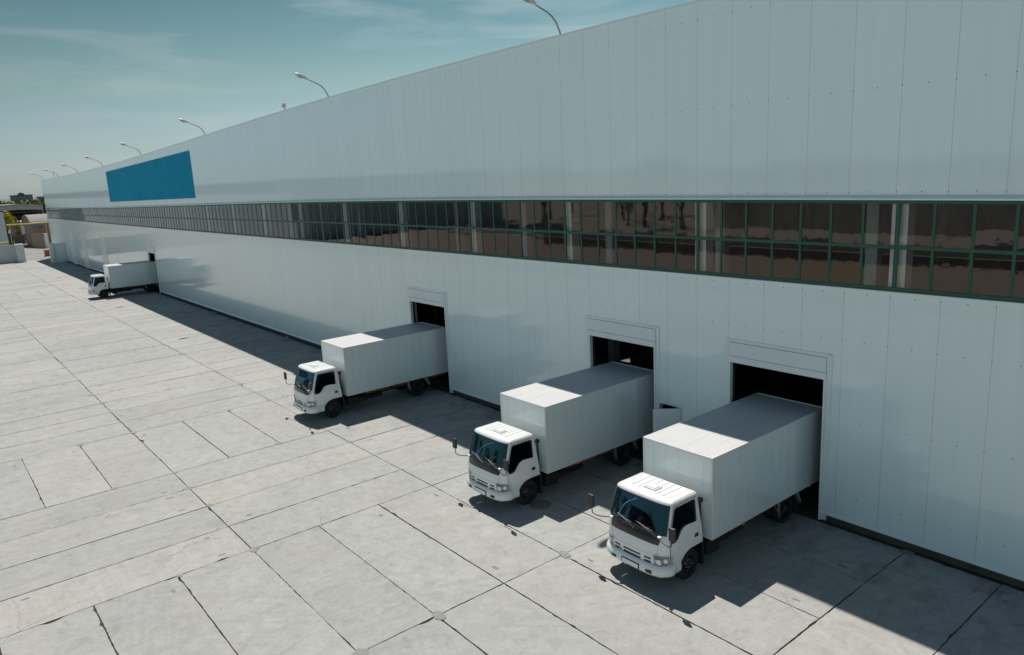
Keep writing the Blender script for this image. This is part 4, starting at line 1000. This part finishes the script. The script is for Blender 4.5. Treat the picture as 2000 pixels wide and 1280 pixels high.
# white store with grey side
cc = MB(); cc.box(3.3, 7.0, 216, 226, 0, 4.3); co = cc.build('white_store', mat('store_white', (0.66, 0.68, 0.70), .6, var=.12, vscale=.6)); tag(co, 'small white flat-roofed store under the open shed', 'building')
cc = MB(); cc.box(1.9, 3.3, 218, 226, 0, 4.2); cc.build('side_bay', mat('store_grey', (0.20, 0.18, 0.17), .9, var=.2), co); cc = MB(); cc.box(3.2, 7.1, 215.9, 226.1, 4.3, 4.45); cc.build('roof', GALV, co)
# wooden pickets
ff = MB(); rnd_ = random.Random(5)
for i in range(26): x = 2.0 + i * .18; ff.box(x, x + .11, 206, 206.05, 0, 1.5 + rnd_.uniform(-.25, .35))
ff.box(2.0, 6.7, 206.05, 206.1, .5, .6); ff.box(2.0, 6.7, 206.05, 206.1, 1.2, 1.3)
tag(ff.build('picket_fence', mat('old_wood', (0.20, 0.15, 0.11), .95, var=.3)), 'old uneven wooden pickets in front of the white store', 'fence')
# open shed with pale shallow gable
sh_ = empty('open_shed', (0, 245, 0)); tag(sh_, 'open-sided shed with a pale shallow-pitched fascia and dark red beams behind the gate', 'shed')
m_ = MB(); pts = [(-14, 6.3), (-14, 7.5), (6.0, 8.15), (12.2, 7.75), (12.2, 6.5), (6, 6.85)]
m_.poly([(x, 0, z) for x, z in pts]); m_.poly([(x, .15, z) for x, z in pts]); m_.add([(x, y_, z) for y_ in (0, .15) for x, z in pts], [(i, (i + 1) % 6, 6 + (i + 1) % 6, 6 + i) for i in range(6)]); m_.build('fascia', mat('pale_fascia', (0.48, 0.49, 0.49), .7, var=.1), sh_)
m_ = MB(); pr = [(-14.3, 7.5), (6, 8.2), (12.5, 7.8)]
m_.add([(x, y_, z) for y_ in (-.4, 22) for x, z in pr] + [(x, y_, z + .14) for y_ in (-.4, 22) for x, z in pr], [(0, 1, 4, 3), (1, 2, 5, 4), (6, 7, 10, 9), (7, 8, 11, 10), (0, 1, 7, 6), (1, 2, 8, 7), (3, 4, 10, 9), (4, 5, 11, 10)]); m_.build('roof', mat('grey_roofing', (0.2, 0.2, 0.2)), sh_)
m_ = MB(); m_.box(-13.5, 12, 8, 8.4, 4.4, 5.1); m_.box(-13.5, 12, .3, .6, 5.9, 6.3); m_.box(2.2, 4.4, 7.5, 7.9, 3.3, 6.2); m_.build('beam', mat('dark_red_steel', (0.13, 0.03, 0.025), .7), sh_)
m_ = MB(); m_.box(5.5, 12, 12, 12.2, 0, 6.5); m_.box(-13, 1.5, 20, 20.2, 0, 6.5); m_.build('rear_cladding', mat('dark_rear', (0.035, 0.02, 0.02), .9, var=.4), sh_)
for x, mm_ in ((12.0, GALV), (11.6, BLACKP), (-13, GALV), (-3, GALV), (4.2, BLACKP)):
    m_ = MB(); m_.box(x - .16, x + .16, .2, .5, 0, 6.4 + (.0 if x < 11.9 else 1.0)); m_.build('post', mm_, sh_)
m_ = MB(); m_.box(12.21, 12.9, -.1, .2, 3.6, 8.0); m_.build('downpipe_box', BLACKP, sh_)

# ------------------------------------------------------------------ vegetation
def foliage_mat(nm, c1, c2):
    k = NB(nm); gi = k.new('ShaderNodeNewGeometry'); cr = k.ramp(gi.outputs['Random Per Island'], [(0, c1), (1, c2)]); k.link(cr, k.b.inputs['Base Color']); k.b.inputs['Roughness'].default_value = .7
    k.b.inputs['Specular IOR Level'].default_value = .2
    return k.m
BARK = mat('bark', (0.10, 0.075, 0.055), .95, var=.4, vscale=8)
FOL = [foliage_mat('foliage_olive', (0.10, 0.105, 0.022), (0.22, 0.20, 0.06)), foliage_mat('foliage_dark', (0.03, 0.055, 0.018), (0.08, 0.11, 0.035)), foliage_mat('foliage_tan', (0.17, 0.13, 0.04), (0.30, 0.25, 0.10)), foliage_mat('foliage_bright', (0.22, 0.24, 0.02), (0.46, 0.42, 0.05))]
def tree(x, y, h, w, fi, lb, group, seed, leaf=.35, n=700, z0=0.0, cat='tree'):
    rd = random.Random(seed); r_ = empty('tree' if cat == 'tree' else 'bush', (x, y, z0)); m_ = MB()
    m_.tube([(0, 0, -.3), (rd.uniform(-.1, .1), 0, h * .3), (rd.uniform(-.2, .2), rd.uniform(-.2, .2), h * .72)], [h * .03, h * .02, h * .008], 7)
    limbs = []
    for i in range(6):
        a = rd.uniform(0, 6.28); e_ = Vector((math.cos(a) * w * .33, math.sin(a) * w * .33, h * rd.uniform(.55, .85))); limbs.append(e_); m_.tube([(0, 0, h * rd.uniform(.22, .4)), e_ * .6 + Vector((0, 0, h * .12)), e_], [h * .012, h * .008, h * .004], 5)
    m_.build('trunk', BARK, r_)
    c = MB(); cl = [Vector((0, 0, h * .75))] + limbs + [Vector((rd.gauss(0, w * .22), rd.gauss(0, w * .22), h * rd.uniform(.45, .9))) for _ in range(7)]
    rad = [w * rd.uniform(.16, .28) for _ in cl]
    for _ in range(n):
        i = rd.randrange(len(cl)); d_ = Vector((rd.gauss(0, 1), rd.gauss(0, 1), rd.gauss(0, .8))).normalized(); p = cl[i] + d_ * rad[i] * rd.uniform(.55, 1.08)
        s_ = leaf * rd.uniform(.5, 1.3); a1 = Vector((rd.gauss(0, 1), rd.gauss(0, 1), rd.gauss(0, 1))).normalized(); a2 = a1.cross(Vector((rd.gauss(0, 1), rd.gauss(0, 1), rd.gauss(0, 1)))).normalized()
        c.add([p - a1 * s_, p + a2 * s_ * .6, p + a1 * s_, p - a2 * s_ * .6], [(0, 1, 2, 3)])
    c.build('crown', FOL[fi], r_, fix=False); tag(r_, lb, cat, group)
tree(-0.9, 204, 7.2, 3.6, 3, 'bright yellow-green bush tree between the pale building and the white store', None, 3, .28, 900)
tree(0.8, 200, 5.6, 1.6, 3, 'thin yellow-green shrub behind the brown panel fence', None, 4, .2, 300, cat='bush')
GT = 'tree line on the horizon beyond the shed'
rd0 = random.Random(11); spots = []
far_labels = ['dark green tree at the left border on the horizon', 'olive tree just left of the distant block', 'pale tan tree in front of the left foot of the distant block', 'dark slim tree in front of the distant block',
              'broad tan tree in front of the middle of the distant block', 'tan tree under the right end of the distant block', 'low olive tree right of the distant block', 'dark green rounded tree between the block and the warehouse',
              'tall green tree midway between the distant block and the warehouse corner', 'olive tree nearer the warehouse corner on the horizon', 'broad green tree beside the small house at the warehouse corner']
tx = [(7.0, 320, 9.0, 7, 1), (12.0, 325, 8.3, 6, 0), (15.0, 322, 8.3, 6, 2), (17.6, 318, 9.4, 4, 1), (21, 335, 8.7, 8, 2), (24.5, 335, 8.3, 7, 2), (27.5, 345, 8.0, 7, 0), (29.5, 350, 9.6, 7, 1), (33, 355, 10.4, 8, 1), (35, 352, 9.2, 7, 0), (37.5, 350, 9.5, 8, 1)]
for i, (x, y, h, w, fi) in enumerate(tx):
    xx = x - (y - 300) * 0.0 - 2.0
    tree(xx, y, h, w * 1.25, fi, far_labels[i], GT, 20 + i, .5, 650)
g = MB(); rd = random.Random(9)
for i in range(5200):
    x = rd.uniform(-40, 190); y = rd.uniform(380, 760); s_ = rd.uniform(.7, 1.6); p = Vector((x, y, rd.uniform(0, 1) ** .5 * (6.3 + 2.2 * noise.noise(Vector((x * .06, y * .02, 0)))) + .4))
    a1 = Vector((rd.gauss(0, 1), rd.gauss(0, 1), rd.gauss(0, 1))).normalized(); a2 = a1.cross(Vector((rd.gauss(0, 1), rd.gauss(0, 1), 1))).normalized()
    g.add([p - a1 * s_, p + a2 * s_ * .7, p + a1 * s_, p - a2 * s_ * .7], [(0, 1, 2, 3)])
tag(g.build('woodland', FOL[0], fix=False), 'far-off olive woodland along the horizon', 'woodland', kind='stuff')
# far buildings
def block(nm, x0, x1, y0, y1, z0, z1, floors, cols, lb, cm, pent=True):
    b_ = MB(); b_.box(x0, x1, y0, y1, 0, z1); r_ = b_.build(nm, cm); tag(r_, lb, 'building')
    fh_ = (z1 - z0) / floors
    for f_ in range(floors):
        w_ = MB()
        for c_ in range(cols):
            xa = x0 + (c_ + .2) * (x1 - x0) / cols; w_.box(xa, xa + (x1 - x0) / cols * .62, y0 - .25, y0 - .02, z0 + f_ * fh_ + fh_ * .3, z0 + f_ * fh_ + fh_ * .8)
        w_.build('window', mat('far_glass', (0.06, 0.09, 0.11), .3), r_)
    w_ = MB(); w_.box(x0 - .4, x1 + .4, y0 - .5, y1 + .4, z1, z1 + .9); w_.build('roof_slab', mat('slab_dark', (0.08, 0.12, 0.14), .8), r_)
    if pent:
        w_ = MB(); cx_ = (x0 + x1) / 2; w_.box(cx_ - 4.5, cx_ + 4.5, y0 + 3, y1 - 3, z1 + .9, z1 + 3.4); w_.box(cx_ - 2, cx_ + 1.5, y0 + 4, y1 - 4, z1 + 3.4, z1 + 4.6); w_.tube([(cx_ + .5, y0 + 6, z1 + 4), (cx_ + .5, y0 + 6, z1 + 9)], .12, 5); w_.tube([(x0 + 6, y0 + 6, z1 + .5), (x0 + 6, y0 + 6, z1 + 7)], .12, 5); w_.build('roof_hut', mat('slab_dark', (0.1, 0.1, 0.1)), r_)
block('office_block', 130.0, 161.0, 1500, 1516, -4.0, 12.4, 5, 14, 'grey multi-storey block standing above the trees on the horizon at left', mat('far_concrete', (0.22, 0.28, 0.31), .8))
block('small_house', 93.6, 100.5, 900, 912, 0, 8.6, 3, 3, 'small grey house on the horizon touching the warehouse corner', mat('far_grey', (0.28, 0.30, 0.32), .8), False)

# ------------------------------------------------------------------ the side of the yard opposite the warehouse (seen mirrored in glass and cladding)
g = MB(); g.quad((-400, -120, -0.028), (-33, -120, -0.028), (-33, 520, -0.028), (-400, 520, -0.028))
k = NB('brown_field'); n1 = k.noise(k.coords((1, 1, 1)), 2.6, 12, .85, .5); n2 = k.noise(k.coords((.25, 2.2, 1)), 1.6, 6, .7); n3 = k.noise(k.coords(), .05, 3)
b0 = k.mix(n1, (0.11, 0.088, 0.078), (0.42, 0.34, 0.30)); b0 = k.mix(k.ramp(n2, [(.55, 0), (.68, .7)]), b0, (0.34, 0.28, 0.20)); b0 = k.mix(k.ramp(n3, [(.48, 0), (.6, .3)]), b0, (0.24, 0.185, 0.06))
k.link(b0, k.b.inputs['Base Color']); k.b.inputs['Roughness'].default_value = 1
tag(g.build('field', k.m), kind='structure')
g = MB(); g.quad((-60, -60, -0.020), (-56, -60, -0.020), (-66, 420, -0.020), (-70, 420, -0.020)); tag(g.build('access_road', mat('asphalt_old', (0.09, 0.09, 0.095), .9, var=.2)), kind='structure')
# long dark fence
fn = empty('mesh_fence', (-52, 0, 0)); tag(fn, 'dark brown board fence along the far side of the yard facing the warehouse', 'fence')
m_ = MB()
for i in range(40): m_.box(-.03, .03, -20 + i * 2.5 + .1, -20 + (i + 1) * 2.5 - .02, .1, 2.1 + .12 * math.sin(i * 1.7))
m_.build('boards', mat('fence_boards', (0.12, 0.10, 0.09), .95, var=.4, vscale=2), fn)
m_ = MB()
for i in range(41): m_.box(-.08, .08, -20 + i * 2.5 - .06, -20 + i * 2.5 + .08, 0, 2.5)
m_.build('posts', GALV, fn)
k = NB('corrugated_brown'); n1 = k.noise(k.coords((1, 3.2, .12)), 1.2, 6, .7); k.link(k.ramp(n1, [(.3, (.09, .075, .065)), (.5, (.19, .16, .145)), (.62, (.36, .32, .29))]), k.b.inputs['Base Color']); CORRB = k.m
bb = MB(); bb.box(-96, -84, 30, 74, 0, 8.5); o = bb.build('corrugated_shed', CORRB); tag(o, 'long brown corrugated shed opposite the warehouse', 'shed')
bb = MB(); bb.box(-96.5, -83.5, 29.5, 74.5, 8.5, 8.8); bb.build('roof', GALV, o)
bb = MB(); bb.box(-84, -36, 130, 600, 0, 10.6); o = bb.build('long_hall', mat('hall_white', (0.52, 0.60, 0.63), .7, var=.1, vscale=.1)); tag(o, 'long pale metal hall across the yard from the far half of the warehouse', 'building')
bb = MB(); bb.box(-84.5, -35.5, 129.5, 600.5, 10.6, 11.0); bb.build('roof', GALV, o)
ORD = ['nearest', 'second', 'third', 'fourth', 'fifth', 'sixth', 'seventh', 'eighth', 'ninth', 'tenth', 'eleventh', 'twelfth', 'thirteenth', 'farthest']
for i in range(14):
    rdx = random.Random(100 + i)
    tree(rdx.uniform(-104, -76), 60 + i * 5 + rdx.uniform(-3, 3), rdx.uniform(8, 13), rdx.uniform(5, 8), (2, 0, 2)[i % 3], ORD[i] + ' of the fourteen thin roadside trees across the yard from the warehouse', 'roadside trees opposite the warehouse', 60 + i, .45, 200)
def make_car():
    r_ = empty('parked_car'); m_ = MB()
    S = [(-2.1, .45, .55), (-2.05, .80, .85), (-1.2, .92, .9), (.9, .95, .9), (1.9, .80, .86), (2.12, .55, .7)]
    prof = [(-2.15, .35), (-2.18, .75), (-2.0, .92), (-1.1, .98), (-.55, 1.42), (.75, 1.46), (1.45, 1.02), (2.05, .95), (2.2, .7), (2.15, .35)]
    k_ = len(prof); vs = []
    for (yy, ins) in ((-.86, 0), (-.80, .02), (.80, .02), (.86, 0)):
        for x, z in prof: vs.append((x, yy if z < 1.0 else yy * .80, z + (ins if z > .9 else 0)))
    m_.add(vs, [(j * k_ + i, j * k_ + i + 1, (j + 1) * k_ + i + 1, (j + 1) * k_ + i) for j in range(3) for i in range(k_ - 1)], 0, True)
    m_.add(vs[:k_], [tuple(range(k_))]); m_.add(vs[-k_:], [tuple(range(k_))]); m_.build('body', mat('car_dark', (0.03, 0.04, 0.06), .25, coat=.8), r_)
    m_ = MB()
    for s_ in (1, -1): m_.poly([(-.95, s_ * .79, 1.03), (-.5, s_ * .735, 1.36), (.7, s_ * .735, 1.38), (1.2, s_ * .79, 1.05)])
    m_.build('windows', BLACKG, r_, fix=False)
    for x in (-1.35, 1.35):
        for s_ in (1, -1): m_ = MB(); m_.lathe_y([(0, .11 * s_), (.2, .12 * s_), (.31, .1 * s_), (.32, 0), (.31, -.1 * s_)], (x, s_ * .76, .32), 20); m_.build('wheel', RUBBER, r_)
    return r_
c0_ = make_car()
for i in range(6):
    o = c0_ if i == 0 else copy_tree(c0_); o.location = (-66 - i * .3, 92 + i * 6.1, 0); o.rotation_euler = (0, 0, R(80 + i * 4)); tag(o, ORD[i] + ' of the six dark cars parked on the verge across the yard', 'car', 'cars parked across the yard')
